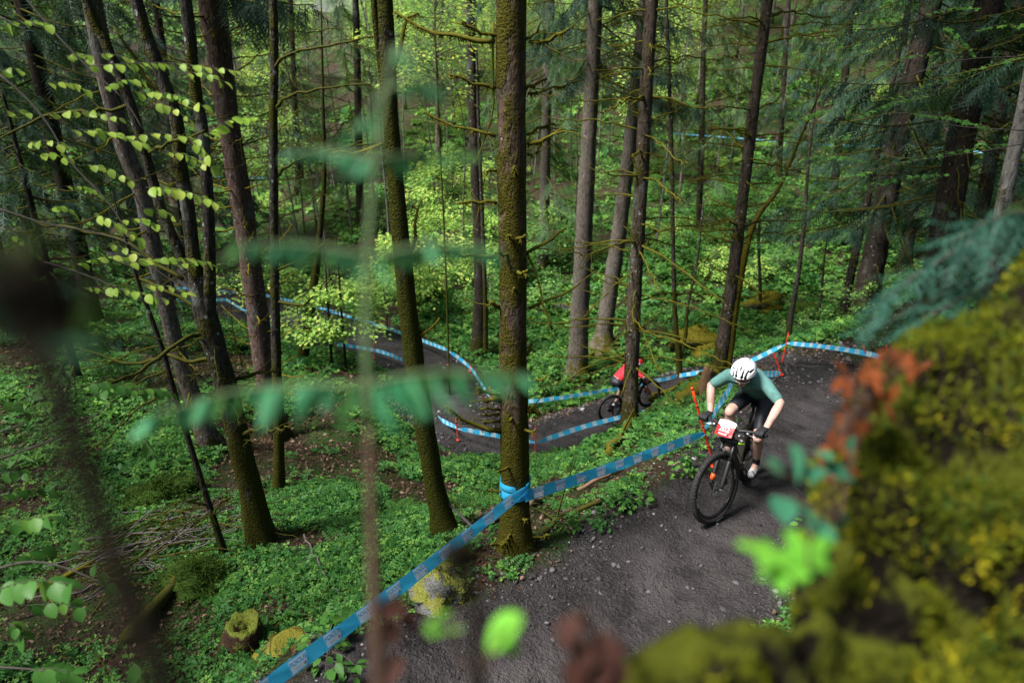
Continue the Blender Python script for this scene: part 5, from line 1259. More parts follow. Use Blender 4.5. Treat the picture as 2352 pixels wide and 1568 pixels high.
RH, FH, BBP = (0, 0, .37), (1.17, 0, .37), (.435, 0, .335)
HT0, HT1 = np.array([.965, 0, .80]), np.array([.925, 0, .905])
def steer_matrix(deg):
    ax = Vector((HT1 - HT0).tolist()).normalized(); return T4(*HT0) @ Matrix.Rotation(math.radians(deg), 4, ax) @ T4(*(-HT0))
def bicycle(label, frame_mat, fork_mat, M, steer, crank_deg, plate=True, decal=None):
    b = tag(empty("mountain_bike"), label, "bicycle"); b.matrix_basis = M
    S = steer_matrix(steer); Sn = np.array(S)
    def st(p): return (Sn @ np.r_[p, 1])[:3]
    mb = MB()
    for p, q, r0, r1 in (((.945, 0, .825), (.455, 0, .37), .034, .036), ((.925, 0, .885), (.315, 0, .755), .022, .018), ((.435, 0, .335), (.30, 0, .79), .020, .018), (HT0, HT1, .027, .026),
                         ((.44, -.05, .335), (.44, .05, .335), .026, .026), ((.40, .035, .36), (.0, .068, .37), .012, .009), ((.40, -.035, .36), (.0, -.068, .37), .012, .009),
                         ((.34, .025, .70), (.0, .068, .375), .009, .008), ((.34, -.025, .70), (.0, -.068, .375), .009, .008)):
        mb.add(*tube(np.array([p, (np.array(p) + np.array(q)) / 2, q]), [r0, (r0 + r1) / 2 * .95, r1], 12))
    link("frame", mb.mesh("frame", frame_mat), b)
    mb = MB(); mb.add(*tube(np.array([(.62, 0, .74), (.40, 0, .66)]), .021, 10)); mb.add(*tube(np.array([(.66, 0, .75), (.60, 0, .735)]), .014, 8)); link("shock", mb.mesh("shock", M_STEEL), b)
    V, F = tube(np.array([(.705, -.075, .70), (.715, -.02, .695), (.715, .02, .695), (.705, .075, .70)]), .011, 8); link("green_lever", MB().add(V, F).mesh("green_lever", M_NEON), b) if plate else None
    # fork and cockpit turn with the steering
    mb = MB(); lo = MB()
    for s in (-1, 1):
        top = np.array([.985, s * .062, .795]); bot = np.array([1.165, s * .062, .375])
        mb.add(*tube(np.array([top + np.array([-.01, 0, .03]), top + (bot - top) * .45]), .017, 10))
        lo.add(*tube(np.array([top + (bot - top) * .38, top + (bot - top) * .42, bot + np.array([-.012, 0, .03]), bot]), [.021, .024, .020, .014], 12))
    lo.add(*tube(np.array([[1.04, -.062, .66], [1.075, -.035, .735], [1.085, 0, .755], [1.075, .035, .735], [1.04, .062, .66]]), .013, 8))
    mb.add(*box((.98, 0, .81), (.055, .165, .04)))
    f = link("fork", mb.mesh("fork", M_BLACK), b); f.matrix_basis = S
    l = link("fork_lowers", lo.mesh("fork_lowers", fork_mat), b); l.matrix_basis = S
    if decal: o = link("fork_decal", MB().add(*tube(np.array([[1.118, -.062, .485], [1.142, -.062, .43]]), .0235, 12)).mesh("fork_decal", decal), b); o.matrix_basis = S
    o = link("axle", MB().add(*tube(np.array([[1.17, -.095, .37], [1.17, .085, .37]]), [.010, .008], 8)).mesh("axle", M_STEEL), b); o.matrix_basis = S
    o = link("brake_caliper", MB().add(*box((1.10, .052, .43), (.05, .03, .06))).mesh("brake_caliper", M_BLACK), b); o.matrix_basis = S
    st_ = MB(); st_.add(*tube(np.array([HT1, HT1 + np.array([-.012, 0, .035])]), .021, 10)); st_.add(*tube(np.array([[.918, 0, .93], [.985, 0, .935]]), [.022, .024], 10))
    o = link("stem", st_.mesh("stem", M_BLACK), b); o.matrix_basis = S
    BP = np.array([[.945, -.37, .955], [.955, -.2, .95], [.985, -.07, .935], [.985, .07, .935], [.955, .2, .95], [.945, .37, .955]])
    o = link("handlebar", MB().add(*tube(smooth_path(BP, 18), .0145, 10)).mesh("handlebar", M_BLACK), b); o.matrix_basis = S
    for s in (-1, 1):
        o = link("grip", MB().add(*tube(np.array([[.946, s * .25, .953], [.945, s * .375, .955]]), .0175, 10)).mesh("grip", M_BLACK), b); o.matrix_basis = S
        mb = MB(); mb.add(*tube(np.array([[.955, s * .20, .945], [1.0, s * .21, .93], [1.01, s * .27, .928], [.998, s * .31, .93]]), [.012, .008, .005, .004], 7)); mb.add(*box((.965, s * .19, .93), (.045, .03, .022)))
        o = link("brake_lever", mb.mesh("brake_lever", M_STEEL), b); o.matrix_basis = S
    for k, (s, q) in enumerate(((-1, .06), (1, .08), (1, .03))):
        P = smooth_path([[.98, s * .17, .935], [1.09, s * .10, .94 + q * .3], [1.10, s * q * .5, .86], [1.0, s * q, .78]], 12)
        o = link("cable", MB().add(*tube(P, .0028, 5)).mesh("cable", M_BLACK), b); o.matrix_basis = S
    if plate:
        pw, ph = .095, .078; X = np.linspace(-1, 1, 9)
        def plate_pt(x, y, off=0.0): return np.stack([1.055 + .018 * (1 - x ** 2) - y * .55 + off, x * pw, .955 + y * .83], 1)
        def strip(y0, y1, top=None):
            V = np.concatenate([plate_pt(X, np.full(9, y0)), plate_pt(X, np.full(9, y1) if top is None else top)])
            return V, [np.array([[i, i + 1, 10 + i, 9 + i] for i in range(8)])]
        root = link("number_plate", MB().add(*strip(-.078, .025)).mesh("number_plate", M_RED), b); root.matrix_basis = S
        V, F = strip(.025, .09, .09 - .02 * X ** 2); link("plate_top", MB().add(V, F).mesh("plate_top", M_WHITE), root)
        for txt, sz, yy, nm in (("202", .078, -.006, "plate_number"), ("LEOGANG", .021, -.056, "plate_lettering")):
            V, F = text_mesh(txt, sz); x = V[:, 0] / pw
            link(nm, mesh_np(nm, plate_pt(x, V[:, 1] + yy, .003), F, (M_WHITE,)), root)
    # drivetrain, saddle
    c, s_ = math.cos(math.radians(crank_deg)), math.sin(math.radians(crank_deg))
    ped = {}
    for side in (-1, 1):
        e = np.array([BBP[0] + side * -.17 * c, side * .075, BBP[2] + side * -.17 * s_])
        link("crank", MB().add(*tube(np.array([[BBP[0], side * .06, BBP[2]], e]), [.017, .012], 8)).mesh("crank", M_BLACK), b)
        link("pedal", MB().add(*box(e + np.array([0, side * .055, 0]), (.09, .085, .018))).mesh("pedal", M_BLACK), b)
        ped[side] = e + np.array([0, side * .055, 0])
    cr = MB().add(*ring_sweep(.064, [(-.012, .002), (.006, .002), (.006, -.002), (-.012, -.002)], 34)); me = cr.mesh("chainring", M_BLACK, smooth=False); link("chainring", me, b, (BBP[0], -.05, BBP[2]))
    P = np.array([[BBP[0], -.05, BBP[2] + .066], [.0, -.05, .37 + .045], [-.045, -.05, .37], [.0, -.05, .325], [.03, -.05, .22], [.10, -.05, .24], [BBP[0], -.05, BBP[2] - .066]])
    link("chain", MB().add(*tube(P, .004, 5)).mesh("chain", M_STEEL), b)
    link("derailleur", MB().add(*box((.04, -.06, .25), (.03, .02, .12))).mesh("derailleur", M_BLACK), b)
    link("seatpost", MB().add(*tube(np.array([(.305, 0, .77), (.245, 0, .965)]), .015, 10)).mesh("seatpost", M_BLACK), b)
    V, F = tube(np.array([(.08, 0, .985), (.10, 0, .99), (.18, 0, .985), (.26, 0, .985), (.34, 0, .983), (.355, 0, .975)]), [.02, .07, .06, .032, .022, .008], 14); V[:, 2] = .98 + (V[:, 2] - .98) * .4
    link("saddle", MB().add(V, F).mesh("saddle", M_BLACK), b)
    wheel(b, T4(*RH), True, plate); wheel(b, S @ T4(*FH), False, plate)
    return st, ped

def hand_bones(c, s, st, grip_dir=1):
    """a glove hand closed round the grip: c grip centre (unsteered), s side"""
    B = []; wr = c + np.array([-.075, 0, .045])
    kn = [c + np.array([.030, s * (.038 - .024 * k), .036 - .002 * k]) for k in range(4)]
    B.append((wr, c + np.array([-.005, s * .008, .036]), .024, .026, dict(flat=(1.35, .8))))
    for k, q in enumerate(kn):
        l = (.9, 1.0, .98, .85)[k]; y = q[1]
        a = q + np.array([.026 * l, 0, -.020]); d = q + np.array([.016 * l, 0, -.052 * l]); e = q + np.array([-.018, 0, -.064 * l])
        B += [(c + np.array([-.01, s * (.03 - .02 * k), .036]), q, .0135, .0125), (q, a, .0120, .0112), (a, d, .0112, .0105), (d, e, .0105, .0095)]
    th = c + np.array([-.02, -s * .048, .022]); B += [(c + np.array([-.045, -s * .02, .03]), th, .015, .013), (th, c + np.array([.018, -s * .058, -.012]), .012, .010)]
    return B, wr
def person(label, M, S, ped, colors, helm, txt=None, side=0.0, low=0.0, look=38):
    """a rider crouched over the bars; coordinates are the bicycle's"""
    p = tag(empty("person"), label, "person"); p.matrix_basis = M
    Sn = np.array(S)
    def st(q): return (Sn @ np.r_[np.asarray(q, float), 1])[:3]
    jersey, shorts, skin = colors
    hip = {-1: np.array([.17, -.095, 1.07]), 1: np.array([.17, .095, 1.07])}
    pel = np.array([.15, 0, 1.08]); waist = np.array([.29, 0, 1.20]); chest = np.array([.50, 0, 1.35]); neck = np.array([.645, 0, 1.425])
    sh = {-1: np.array([.59, -.185, 1.365]), 1: np.array([.59, .185, 1.365])}
    hc = np.array([.755, 0, 1.47])
    for v_, k_ in ((waist, .25), (chest, .6), (neck, .9), (sh[-1], .9), (sh[1], .9), (hc, 1.05)): v_ += np.array([low * .35, side, -low]) * k_
    lk = math.radians(look)
    fwd = np.array([math.cos(lk), 0, -math.sin(lk)]); up = np.array([math.sin(lk), 0, math.cos(lk)])
    grip = {}; hb = {}
    for s in (-1, 1):
        bones, wr = hand_bones(np.array([.946, s * .315, .955]), s, st)
        hb[s] = [(st(b[0]), st(b[1])) + tuple(b[2:]) for b in bones]; grip[s] = st(wr)
    el = {}
    for s in (-1, 1):
        m_ = (sh[s] + grip[s]) / 2; el[s] = m_ + np.array([-.05, s * .115, .045])
    an = {s: ped[s] + np.array([-.075, -s * .005, .095]) for s in (-1, 1)}
    kn = {}
    for s in (-1, 1):
        a, b = hip[s], an[s]; d = b - a; L = np.linalg.norm(d); l1, l2 = .455, .45
        x = min(.999, (l1 ** 2 + L ** 2 - l2 ** 2) / (2 * l1 * L)); u = d / L; f_ = np.array([1., s * .12, .15]); f_ -= u * f_.dot(u); f_ /= np.linalg.norm(f_)
        kn[s] = a + u * l1 * x + f_ * l1 * math.sqrt(max(0, 1 - x * x))
    def leg(s, e=0.0): return [(hip[s], (hip[s] + kn[s]) / 2, .088 + e, .072 + e), ((hip[s] + kn[s]) / 2, kn[s], .072 + e, .054 + e)]
    def shin(s): 
        c_ = kn[s] + (an[s] - kn[s]) * .32 + np.array([-.018, 0, 0]); return [(kn[s], kn[s] + np.array([.008, 0, -.01]), .054, .05), (kn[s], c_, .05, .054), (c_, an[s], .054, .034)]
    def arm(s, e=0.0): return [(sh[s], (sh[s] + el[s]) / 2, .058 + e, .050 + e), ((sh[s] + el[s]) / 2, el[s], .050 + e, .043 + e)]
    torso = [(pel, waist, .115, .115, dict(flat=(1.25, .85))), (waist, chest, .118, .130, dict(flat=(1.25, .88))), (chest, neck - np.array([.05, 0, .02]), .130, .075, dict(flat=(1.3, .85))),
             (sh[-1] * .8 + chest * .2, sh[1] * .8 + chest * .2, .07, .07)]
    def hd(x, y, z): return hc + fwd * x + np.array([0, y, 0]) + up * z
    body = torso + [(neck - np.array([.03, 0, 0]), hd(-.02, 0, -.05), .056, .054), (hd(-.03, 0, .03), hd(.03, 0, .03), .083, .078, dict(flat=(.92, 1.1))), (hd(.03, 0, -.04), hd(.055, 0, -.085), .055, .036, dict(flat=(1.0, .9))),
            (hd(.088, 0, .0), hd(.112, 0, -.032), .010, .014), (hd(-.005, .074, -.02), hd(-.005, .076, .01), .012, .016), (hd(-.005, -.074, -.02), hd(-.005, -.076, .01), .012, .016)]
    for s in (-1, 1):
        body += leg(s) + shin(s) + [(an[s], ped[s] + np.array([.05, 0, .035]), .034, .03)] + arm(s)
        f1 = el[s] + (grip[s] - el[s]) * .3
        body += [(el[s], f1, .043, .047), (f1, grip[s], .047, .031)]
    link("body", organic("body", body, skin, .011, 5), p)
    jb = [(waist - np.array([.10, 0, .075]), waist, .118, .124, dict(flat=(1.25, .9)))] + [(b[0], b[1], b[2] + .010, b[3] + .010) + tuple(b[4:]) for b in torso[1:]]
    for s in (-1, 1):
        e_ = sh[s] + (el[s] - sh[s]) * .80
        jb += [(sh[s], (sh[s] + el[s]) / 2, .069, .062), ((sh[s] + el[s]) / 2, e_, .062, .055)]
    link("jersey", organic("jersey", jb, jersey, .011, 5), p)
    sb = [(pel, waist - np.array([.06, 0, .05]), .125, .118, dict(flat=(1.27, .87))), (hip[-1], hip[1], .10, .10)]
    for s in (-1, 1):
        e_ = hip[s] + (kn[s] - hip[s]) * .78
        sb += [(hip[s], (hip[s] + kn[s]) / 2, .096, .080), ((hip[s] + kn[s]) / 2, e_, .080, .068)]
    link("shorts", organic("shorts", sb, shorts, .011, 5), p)
    for s in (-1, 1):
        link("glove", organic("glove", hb[s] + [(grip[s] + (el[s] - grip[s]) * .10, grip[s], .031, .027)], M_GLOVE, .006, 2, .4), p)
        d = an[s] - kn[s]; q = kn[s] + d * .80
        link("sock", organic("sock", [(q, an[s], .042, .039)], M_GLOVE, .008, 2), p)
        pd = ped[s]; sh_ = organic("shoe", [(an[s] + np.array([-.02, 0, -.035]), pd + np.array([.06, 0, .035]), .043, .038, dict(flat=(1.0, .9))), (pd + np.array([.04, 0, .032]), pd + np.array([.115, s * .006, .030]), .042, .032, dict(flat=(1.1, .8))),
              (an[s] + np.array([-.035, 0, -.055]), pd + np.array([.1, 0, .018]), .036, .03, dict(flat=(1.1, .5))), (an[s] + np.array([-.015, 0, -.01]), an[s] + np.array([0, 0, .0]), .04, .040)], M_SHOE, .008, 3)
        link("shoe", sh_, p)
    # helmet: shell with open vents over a dark liner
    nu, nv = 84, 40; Vh = []; ok = []
    for j in range(nv + 1):
        for i in range(nu):
            th = 2 * math.pi * i / nu; ph = (j / nv) * math.radians(91 - 13 * math.cos(th)); x, y, z = math.cos(th) * math.sin(ph), math.sin(th) * math.sin(ph), math.cos(ph)
            k = .012 * abs(math.sin(2.5 * math.asin(max(-1, min(1, y))) * 2)) if x > -.4 else 0
            Vh.append((x * (.140 + (.012 if x < 0 else 0)) + .0, y * .107, z * .105 + (.0 if z > 0 else .02 * max(0, x)) + k * .3))
    Vh = np.array(Vh); F = []
    for j in range(nv):
        for i in range(nu):
            i2 = (i + 1) % nu; q = [j * nu + i, j * nu + i2, (j + 1) * nu + i2, (j + 1) * nu + i]
            c = Vh[q].mean(0); x, y = c[0], c[1]; vent = False
            for yc, x0, x1, w in ((0, .030, .085, .009), (.030, .070, .132, .0095), (-.030, .070, .132, .0095), (.064, .050, .122, .0095), (-.064, .050, .122, .0095), (.093, .0, .06, .009), (-.093, .0, .06, .009),
                                  (.03, -.12, -.07, .009), (-.03, -.12, -.07, .009)):
                if x0 < x < x1 and abs(y - yc * (1 - .18 * (x - x0) / (x1 - x0))) < w * (.45 + .55 * (x - x0) / (x1 - x0) if x > 0 else 1): vent = True
            if not vent: F.append(q)
    def place_head(V): V = np.asarray(V); return hc + np.outer(V[:, 0], fwd) + np.outer(V[:, 1], [0, 1, 0]) + np.outer(V[:, 2] + .032, up)
    ob = bpy.data.objects.new("tmp", mesh_np("tmp", place_head(Vh), [np.array(F)])); COL.objects.link(ob)
    so = ob.modifiers.new("s", 'SOLIDIFY'); so.thickness = .012; so.offset = -1
    me = bpy.data.meshes.new_from_object(ob.evaluated_get(bpy.context.evaluated_depsgraph_get())); bpy.data.objects.remove(ob); me.materials.clear()
    for m_ in helm: me.materials.append(m_)
    if len(helm) > 1:
        for pl in me.polygons:
            c = np.array(pl.center) - hc; pl.material_index = 1 if (vnoise(c[0] * 25 + 9, c[1] * 25 + 9, 3) > .5 and c @ up > .06) else 0
    me.name = "helmet"; h_ = link("helmet", me, p)
    V, F2 = capsule((-.035, 0, .0), (.035, 0, .0), .086, .082, (1.08, 1.02)); V[:, 2] = np.maximum(V[:, 2], -.01)
    link("liner", mesh_np("liner", place_head(V), F2, (M_BLACK,)), h_)
    for s in (-1, 1):
        W = place_head(np.array([[.02, s * .092, .0], [.01, s * .085, -.06], [.03, s * .05, -.125]])); link("strap", MB().add(*tube(W, .005, 5)).mesh("strap", M_BLACK), h_)
    # glasses: wrap lens with white rim
    a = np.linspace(-1.15, 1.15, 15); L = np.concatenate([np.stack([np.cos(a) * .100 + .012, np.sin(a) * .083, np.full(15, zz) + .004 * np.cos(a * 2)], 1) for zz in (-.012, -.034, -.058)])
    L[30:, 0] -= .008; L[30:, 2] += .012 * (1 - np.exp(-((a) / .2) ** 2)) * 0
    LF = [np.array([[15 * r_ + i, 15 * r_ + i + 1, 15 * r_ + 16 + i, 15 * r_ + 15 + i] for r_ in (0, 1) for i in range(14)])]
    gl = link("glasses", mesh_np("glasses", place_head(L), LF, (M_LENS,)), p)
    for q in (L[:15], L[30:]): link("glasses_rim", MB().add(*tube(place_head(q), .0042, 5)).mesh("glasses_rim", M_WHITE), gl)
    link("mouth", organic("mouth", [(hd(.082, -.018, -.075), hd(.082, .018, -.075), .008, .008)], simple("lips_" + p.name, (.36, .13, .11), .5), .004, 1), p)
    if txt:
        for s in (-1, 1):      # sleeve lettering wrapped round the upper arm
            V, F3 = text_mesh(txt, .034); ax = el[s] - sh[s]; L_ = np.linalg.norm(ax); ax = ax / L_
            out_ = np.array([.25, s * 1.0, .55]); out_ -= ax * out_.dot(ax); out_ /= np.linalg.norm(out_); sd = np.cross(ax, out_)
            r_ = .0695; an_ = V[:, 1] / r_
            W = sh[s] + np.outer(.43 * L_ + V[:, 0], ax) + (np.cos(an_) * r_)[:, None] * out_ + (np.sin(an_) * r_)[:, None] * sd
            W = W - np.outer(np.maximum(0, (.43 * L_ + V[:, 0]) - .5 * L_) * .12, np.ones(3)) * 0
            link("sleeve_lettering", mesh_np("sleeve_lettering", W, F3, (M_BLACK,)), p)
        for dx, dy, dz, tx, sz in ((.52, -.09, .128, "IHS", .03), (.52, .09, .128, "NOR", .03), (.40, -.02, .112, "KUSTA", .035)):    # prints on the back
            V, F3 = text_mesh(tx, sz); c0 = waist + (chest - waist) * ((dx - .29) / .21); ax = (chest - waist) / np.linalg.norm(chest - waist); nn = np.array([-ax[2], 0, ax[0]])
            W = c0 + np.outer(V[:, 1], ax) + np.outer(-V[:, 0] + dy, [0, 1, 0]) + nn * (dz + .006) - np.outer((V[:, 0] - dy) ** 2 * 2.2, nn)
            link("jersey_lettering", mesh_np("jersey_lettering", W, F3, (M_BLACK,)), p)
        V, F3 = text_mesh("NAVIS", .030); yy = .104 + 0 * V[:, 1]
        th = V[:, 0]; W = np.stack([th * 1.0 - .02, np.sqrt(np.maximum(0, 1 - (th / .15) ** 2 - ((V[:, 1] + .045) / .12) ** 2)) * .112, V[:, 1] + .045], 1)
        link("helmet_lettering", mesh_np("helmet_lettering", place_head(W), F3, (M_BLACK,)), h_)
    return p

def place_bike(front, heading_deg, lean_deg):
    """front contact point (x, y) on the ground; heading as an angle of the world XY plane; the slope sets the pitch"""
    h = np.array([math.cos(math.radians(heading_deg)), math.sin(math.radians(heading_deg))])
    f = np.array(front); r_ = f - h * 1.17; zf, zr = hz(*f), hz(*r_)
    pitch = math.atan2(zf - zr, 1.17)
    M = Matrix.Translation((r_[0], r_[1], zr + .004)) @ Matrix.Rotation(math.radians(heading_deg), 4, 'Z') @ Matrix.Rotation(-pitch, 4, 'Y') @ Matrix.Rotation(math.radians(lean_deg), 4, 'X')
    return M
F1 = at(1634, 1175, 6.7)[:2]
M1 = place_bike(F1, -90 - 35, 0)
st1, ped1 = bicycle("muddy dark mountain bike with red and white number 202 plate, ridden toward the viewer", M_FRAME1, M_BLACK, M1, -19, 38, True, M_ORANGE)
person("rider in teal jersey, black shorts and white helmet leaning over the bars", M1, steer_matrix(-19), ped1, (M_TEAL, M_SHORTS, M_SKIN), (M_HELM_W,), "UOTTENKT", side=-.04, low=.03, look=27)
F2 = at(1402, 968, 16.8)[:2] + 1.17 * np.array([math.cos(math.radians(27)), math.sin(math.radians(27))])
M2 = place_bike(F2, 27, 2)
st2, ped2 = bicycle("black mountain bike with orange fork on the lower trail", M_FRAME2, M_ORANGE, M2, 4, 30, False)
person("rider in red jersey and red-white helmet on the lower trail, partly behind a trunk", M2, steer_matrix(4), ped2, (M_REDJ, M_SHORTS, M_SKIN2), (M_HELM_W, M_HELM_R), None, low=.13, look=16)
# ------------------------------------------------------------------ boulders, logs, brushwood
def mossy_rock_material(name, rock, moss, amt):
    m, nt, out = newmat(name); o = coords(nt)
    nz = nd(nt, "ShaderNodeSeparateXYZ", {0: nt.nodes.new("ShaderNodeNewGeometry").outputs["Normal"]}).outputs[2]
    n = noise(nt, o, 6, 4, .65); f = noise(nt, o, 60, 3)
    k = ramp(nt, math_(nt, 'ADD', n, math_(nt, 'MULTIPLY', nz, .35)), .85 - amt, .95 - amt)
    col = mix(nt, k, mix(nt, f, [x * .5 for x in rock], rock), mix(nt, f, [x * .4 for x in moss], [x * 1.6 for x in moss]))
    bsdf(nt, out, col, .9, bump(nt, math_(nt, 'ADD', f, math_(nt, 'MULTIPLY', k, n)), .8, .02), spec=.05); return m
M_ROCK = mossy_rock_material("mossy_rock", (.14, .14, .135), (.13, .135, .028), .20)
M_ROCK_GOLD = mossy_rock_material("golden_mossy_rock", (.10, .095, .085), (.085, .075, .008), .44)
M_ROCK_GREEN = mossy_rock_material("green_mossy_rock", (.025, .021, .015), (.026, .05, .008), .42)
M_WOOD = simple("bare_wood", (.15, .085, .05), .8, vary=.4, scale=18, dirt=(.10, .09, .02))
M_STICK = simple("grey_stick", (.075, .064, .058), .85, vary=.5, scale=20)
M_TUFT = leafmat("moss_tufts", (.025, .036, .003), (.12, .125, .007), (.22, .19, .010), .8, .3, spec=.05)
M_TUFT_G = leafmat("green_moss_tufts", (.018, .038, .005), (.05, .085, .010), None, .8, .3)
def boulder(name, u, v, size, sq, label, mat, seed, tufts=None, cat="boulder", sink=.35):
    gg = np.random.default_rng(seed); p = ground_at(u, v); nu, nv = 22, 14; V = []
    for j in range(nv + 1):
        ph = math.pi * j / nv
        for i in range(nu):
            th = 2 * math.pi * i / nu; d = np.array([math.sin(ph) * math.cos(th), math.sin(ph) * math.sin(th), math.cos(ph)])
            k = 1 + .8 * (float(vnoise(d[0] * 1.6 + seed, d[1] * 1.6 + d[2] * 2.1, seed)) - .5) + .32 * (float(vnoise(d[0] * 5 + seed, d[1] * 5 + d[2] * 4, seed + 1)) - .5)
            V.append(d * k * np.array(size))
    V = np.array(V); F = [[j * nu + i, (j + 1) * nu + i, (j + 1) * nu + (i + 1) % nu, j * nu + (i + 1) % nu] for j in range(nv) for i in range(nu)]
    r = tag(empty(name, (p[0], p[1], p[2] + size[2] * (1 - sink) * .5)), label, cat)
    link("stone", mesh_np("stone", V, [np.array(F)], (mat,)), r)
    if tufts:
        m_, n, sz = tufts; k = gg.integers(0, len(V), n); k = k[V[k][:, 2] > -.1 * size[2]]; n = len(k)
        P = V[k] * (1 + gg.normal(0, .02, (n, 1))) + gg.normal(0, .02, (n, 3)); D = V[k] / np.linalg.norm(V[k], axis=1)[:, None] + gg.normal(0, .6, (n, 3))
        VV, FF, ix = scatter(LEAF_V * np.array([1, .35, 1]), LEAF_F, P, from_dir(D, gg.random(n) * 6), sz * (.5 + gg.random(n)))
        link("moss", mesh_np("moss", VV, FF, (m_,), rnd=gg.random(n)[ix] * .8, smooth=False), r)["kind"] = "stuff"
    return r
boulder("mossy_boulder", 1010, 1375, (.26, .24, .20), 1, "grey boulder with pale yellow moss beside the near tape", M_ROCK, 3, (M_TUFT, 2600, .02))
boulder("mossy_boulder", 375, 1150, (.45, .38, .17), 1, "low green-mossed hump on the left slope above the brushwood", M_ROCK_GREEN, 5, (M_TUFT_G, 5000, .05))
boulder("mossy_boulder", 455, 1340, (.34, .28, .13), 1, "dark mossy hump with a fern just right of the brushwood", M_ROCK_GREEN, 6, (M_TUFT_G, 5000, .04))
boulder("mossy_boulder", 1600, 800, (.85, .5, .40), 1, "golden mossy boulder group behind the forked tree", M_ROCK_GOLD, 7, (M_TUFT, 1800, .06))
boulder("mossy_boulder", 1640, 812, (.55, .4, .3), 1, "small golden mossy boulder touching the slim spruce's foot", M_ROCK_GOLD, 8, (M_TUFT, 900, .06))
boulder("mossy_boulder", 1748, 712, (.62, .5, .45), 1, "golden mossy boulder alone on the far bank above the bend", M_ROCK_GOLD, 9, (M_TUFT, 1200, .06))
boulder("mossy_boulder", 1855, 720, (.5, .4, .3), 1, "brownish mossy boulder right of the golden one on the far bank", M_ROCK_GREEN, 10, (M_TUFT, 700, .06))
boulder("mossy_boulder", 1330, 712, (.8, .4, .25), 1, "flat mossy rock left of the grey spruce on the valley floor", M_ROCK, 12, (M_TUFT, 700, .06))
def stump(u, v, r, h, lean, label, wood, moss, amt, seed):
    gg = np.random.default_rng(seed); p = ground_at(u, v); root = tag(empty("rotten_stump", tuple(p)), label, "stump")
    n = 18; rings = []; hs = np.array([-.1, 0, .25, .5, .75, 1.0]); top = h * (.6 + .5 * gg.random(n)); top = (top + np.roll(top, 1) + np.roll(top, 2) + np.roll(top, -1)) / 4
    for q in hs:
        a = np.linspace(0, 6.283, n, endpoint=False); rr = r * (1.25 - .35 * max(q, 0)) * (1 + .3 * (vnoise(np.cos(a) * 2 + seed, np.sin(a) * 2 + q * 2, seed) - .5))
        rings.append(np.stack([np.cos(a) * rr + lean[0] * q, np.sin(a) * rr + lean[1] * q, top * q], 1))
    inner = rings[-1] * np.array([.6, .6, .72]) + np.array([lean[0] * .4, lean[1] * .4, 0]); rings += [inner, inner * np.array([.2, .2, .9]) + np.array([lean[0] * .6, 0, 0])]
    V = np.concatenate(rings); m = len(rings); F = np.array([[j * n + i, j * n + (i + 1) % n, (j + 1) * n + (i + 1) % n, (j + 1) * n + i] for j in range(m - 1) for i in range(n)])
    link("wood", mesh_np("wood", V, [F], (mossy_rock_material("stump_wood_%d" % seed, wood, moss, amt),), smooth=False), root)
    k = gg.integers(0, len(V), 500); k = k[vnoise(V[k][:, 0] * 9, V[k][:, 1] * 9, seed) > .45]; D = gg.normal(0, .6, (len(k), 3)) + np.array([0, 0, .8])
    VV, FF, ix = scatter(LEAF_V * np.array([1, .4, 1]), LEAF_F, V[k] + gg.normal(0, .012, (len(k), 3)), from_dir(D), .022 * (.5 + gg.random(len(k))))
    link("moss", mesh_np("moss", VV, FF, (M_TUFT,), rnd=gg.random(len(k))[ix] * .8, smooth=False), root)["kind"] = "stuff"
    for q in range(5):
        a = gg.random() * 6.28; d = np.array([math.cos(a), math.sin(a), 0]); W = [p + d * r * .8 + np.array([0, 0, .06])] + [np.array([*(p + d * (r + x_))[:2], hz(*(p + d * (r + x_))[:2]) + .02]) for x_ in (.08, .2)]
        make_branch(root, W, r * .25, r * .1, M_BR_DARK, gg, .5, 0, "root")
stump(560, 1478, .15, .34, (.06, -.03), "broken rotten stump with bright moss on top among dead leaves", (.06, .036, .024), (.11, .13, .022), .26, 13)
stump(645, 1500, .16, .15, (.1, 0), "low collapsed stump with stringy moss right of the broken stump", (.16, .10, .06), (.14, .13, .02), .22, 14)
stump(1617, 898, .09, .6, (.05, 0), "small pointed stump above the lower trail behind the rider in red", (.17, .10, .06), (.15, .13, .02), .15, 15)
def log(name, pts, label, mat, r0, r1, lift=.05, moss=.6, cat="log", twigs=2, seed=1):
    gg = np.random.default_rng(seed); P = []
    for u, v in pts:
        p = ground_at(u, v); P.append(p + np.array([0, 0, lift]))
    root = tag(empty(name, tuple(P[0])), label, cat)
    make_branch(root, P, r0, r1, mat, gg, moss, twigs, "trunk_piece", .5); return root
log("fallen_log", [(1395, 1052), (1425, 1015), (1462, 972), (1500, 935)], "mossy brown fallen log leaning up the bank below the red rider", M_BR_MOSS, .06, .045, .07, .5, seed=1)
log("fallen_branch", [(1488, 936), (1553, 905), (1622, 880)], "mossy fallen branch reaching right from the brown log", M_BR_MOSS, .05, .035, .22, .7, seed=2)
log("fallen_log", [(1556, 928), (1600, 902), (1650, 868)], "thick moss-covered log at the foot of the slim spruce", M_BR_MOSS, .13, .12, .10, .9, seed=3)
log("fallen_pole", [(1217, 1165), (1280, 1128), (1340, 1090)], "brown fallen pole under the near tape right of the taped spruce", M_WOOD, .028, .022, .05, .1, seed=4)
log("fallen_pole", [(1326, 1136), (1420, 1085), (1508, 1036)], "longer bare pole lying under the near tape toward the tilted post", M_WOOD, .024, .018, .07, .1, seed=5)
log("fallen_pole", [(1250, 1225), (1300, 1190), (1380, 1160)], "short dark mossy pole low beside the taped spruce", M_BR_DARK, .03, .02, .04, .5, seed=6)
